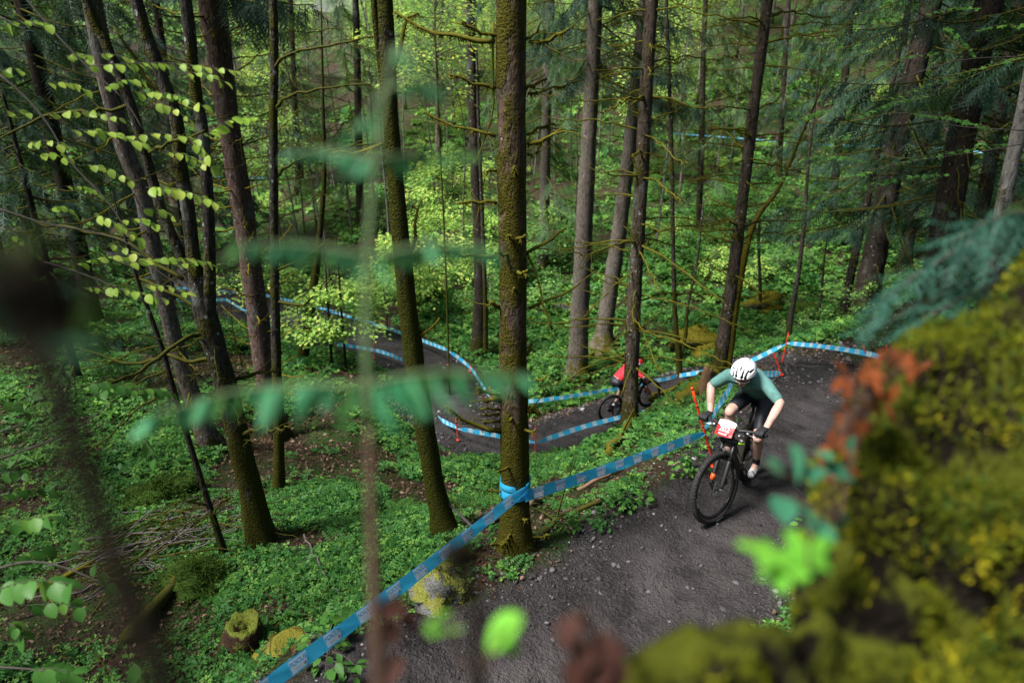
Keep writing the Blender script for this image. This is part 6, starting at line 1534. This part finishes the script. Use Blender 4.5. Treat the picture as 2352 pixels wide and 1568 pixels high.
log("fallen_branch", [(1040, 1265), (1090, 1225), (1150, 1195)], "grey broken branch between the leaning trunk and the taped spruce", M_STICK, .035, .025, .05, .1, seed=7)
log("fallen_branch", [(930, 1330), (975, 1300), (1030, 1310)], "small mossy branch above the near tape beside the boulder", M_BR_GOLD, .016, .010, .05, .7, seed=8)
log("fallen_branch", [(700, 1240), (735, 1310), (770, 1370)], "thin pale curved branch lying on the green left slope", M_STICK, .012, .008, .08, .1, seed=9)
log("fallen_log", [(300, 1480), (370, 1400), (420, 1340)], "mossy grey log end sticking out of the brushwood", M_BR_DARK, .07, .05, .10, .5, seed=10)
log("fallen_branch", [(0, 1440), (110, 1395), (230, 1330)], "long mossy branch sloping through the shaded left corner", M_BR_GOLD, .03, .02, .25, .6, seed=11)
gg = np.random.default_rng(31)
c = ground_at(390, 1250); root = tag(empty("brushwood_pile", tuple(c)), "tangled pile of grey dead sticks on the left slope", "brushwood")
for k in range(70):
    a = .45 + gg.normal(0, .55); d = np.array([math.cos(a), math.sin(a), 0]); l = .35 + .6 * gg.random()
    p = np.array([c[0] + gg.normal(0, .38), c[1] + gg.normal(0, .34), 0]); W = []
    for q in (-1, -.3, .4, 1):
        x_, y_ = p[0] + d[0] * l * q, p[1] + d[1] * l * q; W.append([x_, y_, hz(x_, y_) + .02 + .25 * gg.random() * (1 - abs(q) * .5)])
    make_branch(root, W, .008 + .006 * gg.random(), .004, (M_STICK, M_BR_DARK)[k % 2], gg, 0, 2, "stick", .25)
# herbs and seedlings beside the trail
HERB = [leaf_spray(81 + k, .42, .22, 10, 70, .055, (M_COVER, M_LEAF_DEEP)[k % 2], (LEAF5_V, LEAF5_F), .2, .2) for k in range(2)]
for k, (u, v, lab) in enumerate([(1392, 1205, "leafy herb clump at the trail edge right of the taped spruce"), (1445, 1165, "small herb clump on the trail bank under the near tape"), (1560, 1085, "small herb left of the front wheel on the bare bank"),
        (1300, 1215, "herb clump close to the taped spruce's foot"), (1120, 1265, "grassy herb clump left of the taped spruce's foot"), (760, 1520, "herb with oval leaves under the near tape"), (1480, 1000, "herb clump beside the brown log's top end"), (1870, 1250, "small herb at the foot of the mossy bank")]):
    p = ground_at(u, v); r = tag(empty("herb", tuple(p), (0, 0, k * 1.3)), lab, "herb"); r.scale = (.8 + .3 * (k % 3),) * 3
    link("leaves", HERB[k % 2][0], r); link("stems", HERB[k % 2][1], r)
# small ferns on the left slope
def fern_frond(L, n, w):
    mb = MB()
    for k in range(n):
        q = (k + 1) / n; ww = w * math.sin(math.pi * min(1, .12 + q * .86)) ** .8
        for s in (-1, 1):
            p = np.array([L * q, 0, .35 * L * q - .45 * L * q * q]); d = np.array([.35, s, -.1]); d /= np.linalg.norm(d)
            V = np.array([p, p + d * ww * .5 + np.array([.02 * L / .3, 0, .004]), p + d * ww, p + d * ww * .5 - np.array([.02 * L / .3, 0, -.004])]); mb.add(V, [np.array([[0, 1, 2, 3]])], rnd=.3 + .3 * (k % 2))
    A = np.array([[L * q, 0, .35 * L * q - .45 * L * q * q] for q in np.linspace(0, 1, 8)]); mb.add(*tube(A, np.linspace(.003, .001, 8), 4))
    return mb.mesh("frond", M_LEAF_DEEP, smooth=False)
FR = fern_frond(.34, 16, .10)
for k, (u, v, lab) in enumerate([(505, 1360, "small green fern on the dark hump beside the brushwood"), (690, 1345, "small fern among the herbs of the left slope"), (905, 1180, "fern tuft between the leaning trunks")]):
    p = ground_at(u, v); r = tag(empty("fern", tuple(p)), lab, "fern")
    for j in range(6): link("frond", FR, r, (0, 0, .01), (0, -.15, j * 1.05 + k), .8 + .1 * (j % 3))

# ------------------------------------------------------------------ the mossy bank right in front of the camera
def crease(P):
    """1 along the gaps between moss cushions"""
    return 1 - np.abs(2 * np.clip((vnoise(P[:, 0] * 8 + 11, P[:, 1] * 8 + P[:, 2] * 6, 51) - .25) * 2, 0, 1) - 1)
def bank():
    ridge = smooth_path([(-1.3, .35, 3.1), (-.5, .44, 3.36), (-.12, .48, 3.50), (.05, .51, 3.57), (.17, .535, 3.585), (.28, .575, 3.575), (.40, .66, 3.53), (.475, .79, 3.54), (.53, .92, 3.60), (.59, 1.03, 3.68), (.72, 1.14, 3.745), (.95, 1.22, 3.83), (1.5, 1.35, 4.0), (2.4, 1.9, 4.1), (3.4, 2.8, 3.4)], 300)
    T = np.gradient(ridge, axis=0); T[:, 2] = 0; T /= np.linalg.norm(T, axis=1)[:, None]; N = np.stack([-T[:, 1], T[:, 0], 0 * T[:, 0]], 1)     # away from the camera
    prof = [(-1.3, -.75), (-.9, -.55), (-.65, -.42), (-.45, -.30), (-.30, -.20), (-.2, -.12), (-.12, -.065), (-.06, -.025), (0, 0), (.025, -.03), (.035, -.08), (.035, -.15), (.03, -.25), (.03, -.4), (.05, -.8), (.1, -1.4), (.3, -2.3), (.6, -3.2)]
    prof = smooth_path(np.array(prof), 52)[:, :2]
    V = np.stack([ridge + N * a + np.array([0, 0, b]) for a, b in prof], 1)
    nu, nv = V.shape[:2]; V = V.reshape(-1, 3)
    k = vnoise(V[:, 0] * 7 + 3, V[:, 1] * 7 + V[:, 2] * 5, 5) - .5; k2 = vnoise(V[:, 0] * 17, V[:, 1] * 17 + V[:, 2] * 13, 6) - .5
    V[:, 2] += k * .15 + k2 * .07; V[:, 0] += k2 * .045; V[:, 1] += k * .06
    V[:, 2] -= .075 * crease(V) ** 3 + 0; V[:, 0] += .03 * crease(V) ** 3
    i = np.arange(nu - 1)[:, None] * nv; j = np.arange(nv - 1)[None]
    F = np.stack([i + j, i + j + 1, i + nv + j + 1, i + nv + j], -1).reshape(-1, 4)
    m = mossy_rock_material("bank_moss", (.008, .006, .004), (.03, .034, .003), .22)  # near-black soil colour paints in shade on the bare camera side
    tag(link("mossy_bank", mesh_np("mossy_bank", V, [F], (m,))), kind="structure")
    return V.reshape(nu, nv, 3)
BK = bank()
gg = np.random.default_rng(8)
def tufts(name, n, rows, us, size, mat, label, thr):
    i = gg.integers(us[0], us[1], n); j = gg.integers(rows[0], rows[1], n)
    P = BK[i, j] * 1.0; f = gg.random((n, 1)); P = P * f + BK[i, j + 1] * (1 - f); f = gg.random((n, 1)); P = P * f + (1 - f) * (BK[i + 1, j] * .5 + P * .5)
    k = (vnoise(P[:, 0] * 9 + 7, P[:, 1] * 9 + P[:, 2] * 6, 15) > thr) & (crease(P) < .66 + .2 * gg.random(n)); P = P[k]; n = len(P)
    D = gg.normal(0, .7, (n, 3)) + np.array([-.1, .1, .8])
    V, F, ix = scatter(LEAF_V * np.array([1, .5, 1]), LEAF_F, P, from_dir(D, gg.random(n) * 6), size * (.4 + gg.random(n)))
    tag(link(name, mesh_np(name, V, F, (mat,), rnd=np.clip((vnoise(P[:, 0] * 9, P[:, 1] * 9 + P[:, 2] * 7, 33) - .25) * 1.5 + gg.normal(0, .1, n), 0, .95)[ix], smooth=False)), label, "moss", kind="stuff")
tufts("bank_moss_tufts", 100000, (6, 40), (36, 276), .014, M_TUFT, "thick olive moss covering the near bank", .24)
tufts("bank_green_moss", 9000, (6, 40), (40, 276), .022, M_TUFT_G, "greener moss cushions on the near bank", .62)
M_RUST = leafmat("rust_dead_fern", (.055, .012, .004), (.15, .036, .008), None, .7, .3)
M_TEALLEAF = leafmat("bluish_green_leaves", (.018, .085, .048), (.04, .15, .08), None, .5, .3)
M_VIVID = leafmat("vivid_green_leaf", (.10, .33, .03), (.15, .40, .04), None, .45, .5)
M_FERN = leafmat("fern_leaflets", (.025, .13, .055), (.07, .23, .11), None, .5, .35)
M_BROWN = simple("brown_stalk", (.035, .016, .008), .9, vary=.5, scale=40)
M_STALK = simple("pale_green_stalk", (.04, .07, .022), .8, vary=.3, scale=20)
M_DARKSTALK = simple("dark_scaly_stalk", (.005, .0035, .0012), .9, vary=.5, scale=60, spec=.1)
def leaf_cluster(name, label, c, t, spots, mesh, size, cat, mat=None, stem=None, seed=0, wy=1.0):
    """loose leaves on short stalks springing from the bank; spots in the view with their own depth offset"""
    gg = np.random.default_rng(seed); o = at(c[0], c[1], t); r = tag(empty(name, tuple(o)), label, cat)
    for u, v, dt, s in spots:
        p = at(u, v, t + dt); D = gg.normal(0, .5, 3) + np.array([0, -.4, -.2]); R = from_dir(D[None], np.array([gg.normal(0, .6)]))[0]
        lf = link("leaf", mesh, r); q = p - o - R @ np.array([.5, 0, 0]) * size * s
        lf.matrix_basis = Matrix.Translation(Vector(q)) @ Matrix(R.tolist()).to_4x4() @ Matrix.Diagonal((size * s, size * s * wy, size * s, 1))
        V, F = tube(smooth_path([(0, 0, 0), (p - o) * .5 + np.array([0, 0, .01]), q], 6), .0012, 4); link("stalk", MB().add(V, F).mesh("stalk", stem or M_BROWN), r)
    return r
RUSTL = leaf_mesh("leaf", M_RUST, "beech"); TEALL = leaf_mesh("leaf", M_TEALLEAF, "beech"); VIVM = leaf_mesh("leaf", M_VIVID, "maple"); VIVR = leaf_mesh("leaf", M_VIVID, "beech"); BRNL = leaf_mesh("leaf", simple("dead_brown_leaf", (.024, .008, .005), .8, vary=.4, spec=.15), "beech"); FERNL = leaf_mesh("leaflet", M_FERN, "beech")
leaf_cluster("dead_fern", "rust-orange dead fern leaves hanging on the edge of the mossy bank", (2010, 900), 1.05,
    [(u_ + gg.normal(0, 20), v_ + gg.normal(0, 20), gg.normal(0, .05), .6 + .7 * gg.random()) for u_, v_ in ((1950, 880), (1975, 920), (2005, 870), (2040, 850), (1935, 960), (1965, 985), (1990, 960), (1945, 1005), (2080, 825), (2025, 905), (1915, 1040), (1950, 1060), (1900, 1110), (1985, 845)) for _ in range(7)], RUSTL, .034, "fern", seed=1, wy=.5)
leaf_cluster("bramble", "blurred bluish-green bramble leaves at the edge of the bank", (1930, 1200), .85,
    [(1830, 1065, 0, 1.1), (1785, 1072, 0, .7), (1885, 1040, .1, .9), (1800, 1165, 0, 1), (1850, 1175, 0, 1), (1885, 1215, 0, .9), (1925, 1190, .05, .8), (1870, 1085, 0, .8), (1930, 1085, .1, 1), (1955, 1035, .1, .9)], TEALL, .05, "leaves", seed=2)
leaf_cluster("maple_seedling", "vivid green blurred maple seedling leaves low on the bank", (1850, 1400), .62, [(1775, 1270, 0, 1.25), (1850, 1275, 0, 1.0), (1800, 1310, 0, .9)], VIVM, .06, "seedling", seed=3)
leaf_cluster("seedling", "two round bright green blurred leaves at the bottom edge", (1090, 1580), .6, [(1020, 1445, 0, 1.1), (1155, 1450, 0, 1.1), (1005, 1420, .05, .8), (1165, 1480, 0, .8)], VIVR, .042, "seedling", seed=4)
leaf_cluster("dead_leaves", "dark reddish-brown dead leaves at the bottom edge", (1370, 1580), .6, [(1305, 1450, 0, .9), (1350, 1435, 0, 1), (1400, 1450, .05, .9), (1335, 1500, 0, 1), (1385, 1500, 0, 1.1), (1370, 1550, 0, 1.1), (1425, 1480, .1, .8), (1320, 1550, 0, 1), (1410, 1550, 0, 1)], BRNL, .036, "leaves", seed=5)
leaf_cluster("dead_leaves", "brown dead leaves round the foot of the blurred fern stalk", (880, 1600), .75, [(860, 1405, 0, .8), (905, 1395, 0, .9), (940, 1430, .05, 1), (850, 1480, 0, .8), (900, 1450, .05, .9), (900, 1540, 0, 1)], BRNL, .038, "leaves", seed=6)
0 and leaf_cluster("seedling", "yellow-green blurred leaves along the bottom between the dead leaves", (1600, 1600), .62, [(1520, 1510, 0, 1.0), (1200, 1535, 0, 1.2), (1250, 1550, 0, 1), (1230, 1520, .05, .8), (990, 1530, 0, .8), (960, 1550, 0, .8)], leaf_mesh("leaf", leafmat("olive_leaf", (.10, .15, .01), (.17, .19, .012)), "beech"), .05, "seedling", seed=7)
# spruce twigs hanging over the bank
o = at(2360, 520, 1.5); r = tag(empty("spruce_bough", tuple(o)), "blurred bluish spruce bough hanging in at the right edge above the bank", "branch"); gg = np.random.default_rng(12)
pp = []; dd = []
for a_, b_ in (((2420, 480), (2010, 700)), ((2420, 540), (2080, 640)), ((2400, 500), (2180, 560)), ((2420, 600), (2000, 760)), ((2420, 520), (2240, 520)), ((2420, 640), (2120, 730))):
    A = at(*a_, 1.45 + gg.normal(0, .1)) - o; B = at(*b_, 1.35 + gg.normal(0, .1)) - o; W = smooth_path([A, (A + B) / 2 + np.array([0, 0, .03]), B], 8)
    V, F = tube(W, np.linspace(.004, .0015, 8), 5); link("twig", MB().add(V, F).mesh("twig", M_TWIG), r)
    q = gg.random(26); P = np.stack([np.interp(q, np.linspace(0, 1, 8), W[:, i]) for i in range(3)], 1); pp.append(P); D = (B - A) / np.linalg.norm(B - A) + gg.normal(0, .5, (26, 3)); D[:, 2] -= .4; dd.append(D)
pp = np.concatenate(pp); dd = np.concatenate(dd); n = len(pp)
V, F, ix = scatter(*SPRIG, pp, from_dir(dd), .11 * (.6 + .7 * gg.random(n)))
link("needles", mesh_np("needles", V, F, (leafmat("bluish_needles", (.010, .042, .030), (.028, .082, .056), None, .5, .2),), rnd=gg.random(n)[ix], smooth=False), r)

# ------------------------------------------------------------------ blurred fern in front of the lens side
def frond_plant():
    t0 = .64; o = at(870, 1640, t0); r = tag(empty("young_fern", tuple(o)), "tall blurred young fern with drooping green leaflets in the near left foreground", "fern"); gg = np.random.default_rng(14)
    low = np.array([at(*p, t0) for p in ((872, 1640), (862, 1400), (853, 1150), (848, 980))]) - o; up_ = np.array([at(*p, t0) for p in ((848, 980), (842, 760), (846, 560), (868, 320), (905, 110))]) - o
    V, F = tube(smooth_path(low, 14), np.linspace(.0070, .0042, 14), 8, .3); link("stalk", MB().add(V, F).mesh("stalk", M_BROWN), r)
    V, F = tube(smooth_path(up_, 14), np.linspace(.0042, .0022, 14), 8, .1); link("stalk", MB().add(V, F).mesh("stalk", M_STALK), r)
    pin = [((866, 365), [(760, 345), (655, 352)], 10, .034), ((872, 365), [(980, 352), (1092, 352)], 10, .034), ((846, 590), [(700, 562), (548, 562)], 10, .044), ((850, 590), [(1000, 560), (1145, 572)], 10, .042),
           ((846, 885), [(640, 885), (470, 915), (330, 965)], 12, .064), ((850, 880), [(1000, 855), (1215, 862)], 11, .060), ((884, 210), [(840, 270), (800, 310)], 3, .040), ((884, 210), [(950, 180), (1000, 200)], 3, .036), ((905, 110), [(930, 120), (960, 150)], 3, .03)]
    for p0, rest, n, sz in pin:
        W = np.array([at(*p, t0 + dq) for p, dq in zip([p0] + rest, np.linspace(0, gg.normal(0, .08), 1 + len(rest)))]) - o; Q = smooth_path(W, 10)
        V, F = tube(Q, np.linspace(.0026, .001, 10), 5); pa = link("pinna", MB().add(V, F).mesh("pinna", M_STALK), r)
        for k in range(n):
            for s in (-1, 1):
                q = (k + .35 + .6 * gg.random()) / n; p = np.array([np.interp(q, np.linspace(0, 1, 10), Q[:, i]) for i in range(3)]); d = Q[-1] - Q[0]; d /= np.linalg.norm(d)
                D = d * (.3 + .4 * gg.random()) + np.array([s * .15, s * (.2 + .3 * gg.random()), -.5 - .5 * gg.random()]); R = from_dir(D[None], np.array([1.57 + gg.normal(0, .4)]))[0]; z_ = .66 * sz * (1.1 - .5 * q) * (.55 + .75 * gg.random())
                lf = link("leaflet", FERNL, pa); lf.matrix_basis = Matrix.Translation(Vector(p)) @ Matrix(R.tolist()).to_4x4() @ Matrix.Diagonal((z_, z_ * .6, z_, 1))
frond_plant()
def fiddlehead(label, pts, t, w, curl, mat, seed):
    gg = np.random.default_rng(seed); o = at(pts[0][0], pts[0][1], t); r = tag(empty("fern_fiddlehead", tuple(o)), label, "fern")
    P = np.array([at(u, v, t) for u, v in pts]) - o; V, F = tube(smooth_path(P, 16), np.linspace(w, w * .75, 16), 8, .3); link("stalk", MB().add(V, F).mesh("stalk", mat), r)
    e = P[-1]; a = np.linspace(0, 9.5, 40); rad = curl * (1 - a / 11)
    d = np.array([0, 0, 1.]); sd = np.array([1., 0, 0]); c_ = e + sd * curl * .9
    W = c_ + (-np.cos(a) * rad)[:, None] * sd + (np.sin(a) * rad)[:, None] * d + np.array([0, 1., 0]) * (a * .0006)[:, None]
    V, F = tube(W, np.linspace(w * .9, w * .5, 40), 8, .3); link("curl", MB().add(V, F).mesh("curl", mat), r)
    n = 500; k = gg.integers(0, 40, n); PP = W[k] + gg.normal(0, w * .5, (n, 3)); V, F, ix = scatter(LEAF_V * np.array([1, .3, 1]), LEAF_F, PP, from_dir(gg.normal(0, 1, (n, 3))), w * 1.6 * (.5 + gg.random(n)))
    link("scales", mesh_np("scales", V, F, (mat,)), r)
fiddlehead("dark curled fern head on a stalk at the bottom middle", [(1100, 1640), (1096, 1480), (1088, 1340), (1030, 1285)], .5, .0045, .011, M_DARKSTALK, 1)
fiddlehead("large dark blurred fern stalk in the left foreground", [(400, 1640), (290, 1350), (190, 1080), (110, 850), (20, 690)], .23, .0062, .009, M_DARKSTALK, 2)
leaf_cluster("dark_leaves", "very dark green blurred leaves beside the left foreground stalk", (130, 860), .3, [(210, 735, 0, 1.3), (170, 770, 0, 1.2), (60, 610, 0, 1.5), (110, 650, 0, 1.4), (30, 720, 0, 1.5), (20, 640, .02, 1.4)], leaf_mesh("leaf", leafmat("dark_green_leaf", (.008, .03, .015), (.014, .045, .022), None, .6, .1), "beech"), .027, "leaves", seed=9)
# ------------------------------------------------------------------ green crowns of the tall trees, above the frame
ci = 0
for o in [o for o in bpy.data.objects if o.parent is None and o.name.split(".")[0] in ("spruce_tree",) and not any(c.name.startswith("crown") for c in o.children)]:
    c = CROWNS[ci % 2]; ci += 1
    top = max((Vector(b)[2] for ch in o.children if ch.name.startswith("trunk") for b in ch.bound_box), default=10)
    a = link("crown", c[0], o, (0, 0, 5.6), (0, 0, ci * 1.7), 1.0); link("crown_branches", c[1], o, (0, 0, 5.6), (0, 0, ci * 1.7), 1.0)
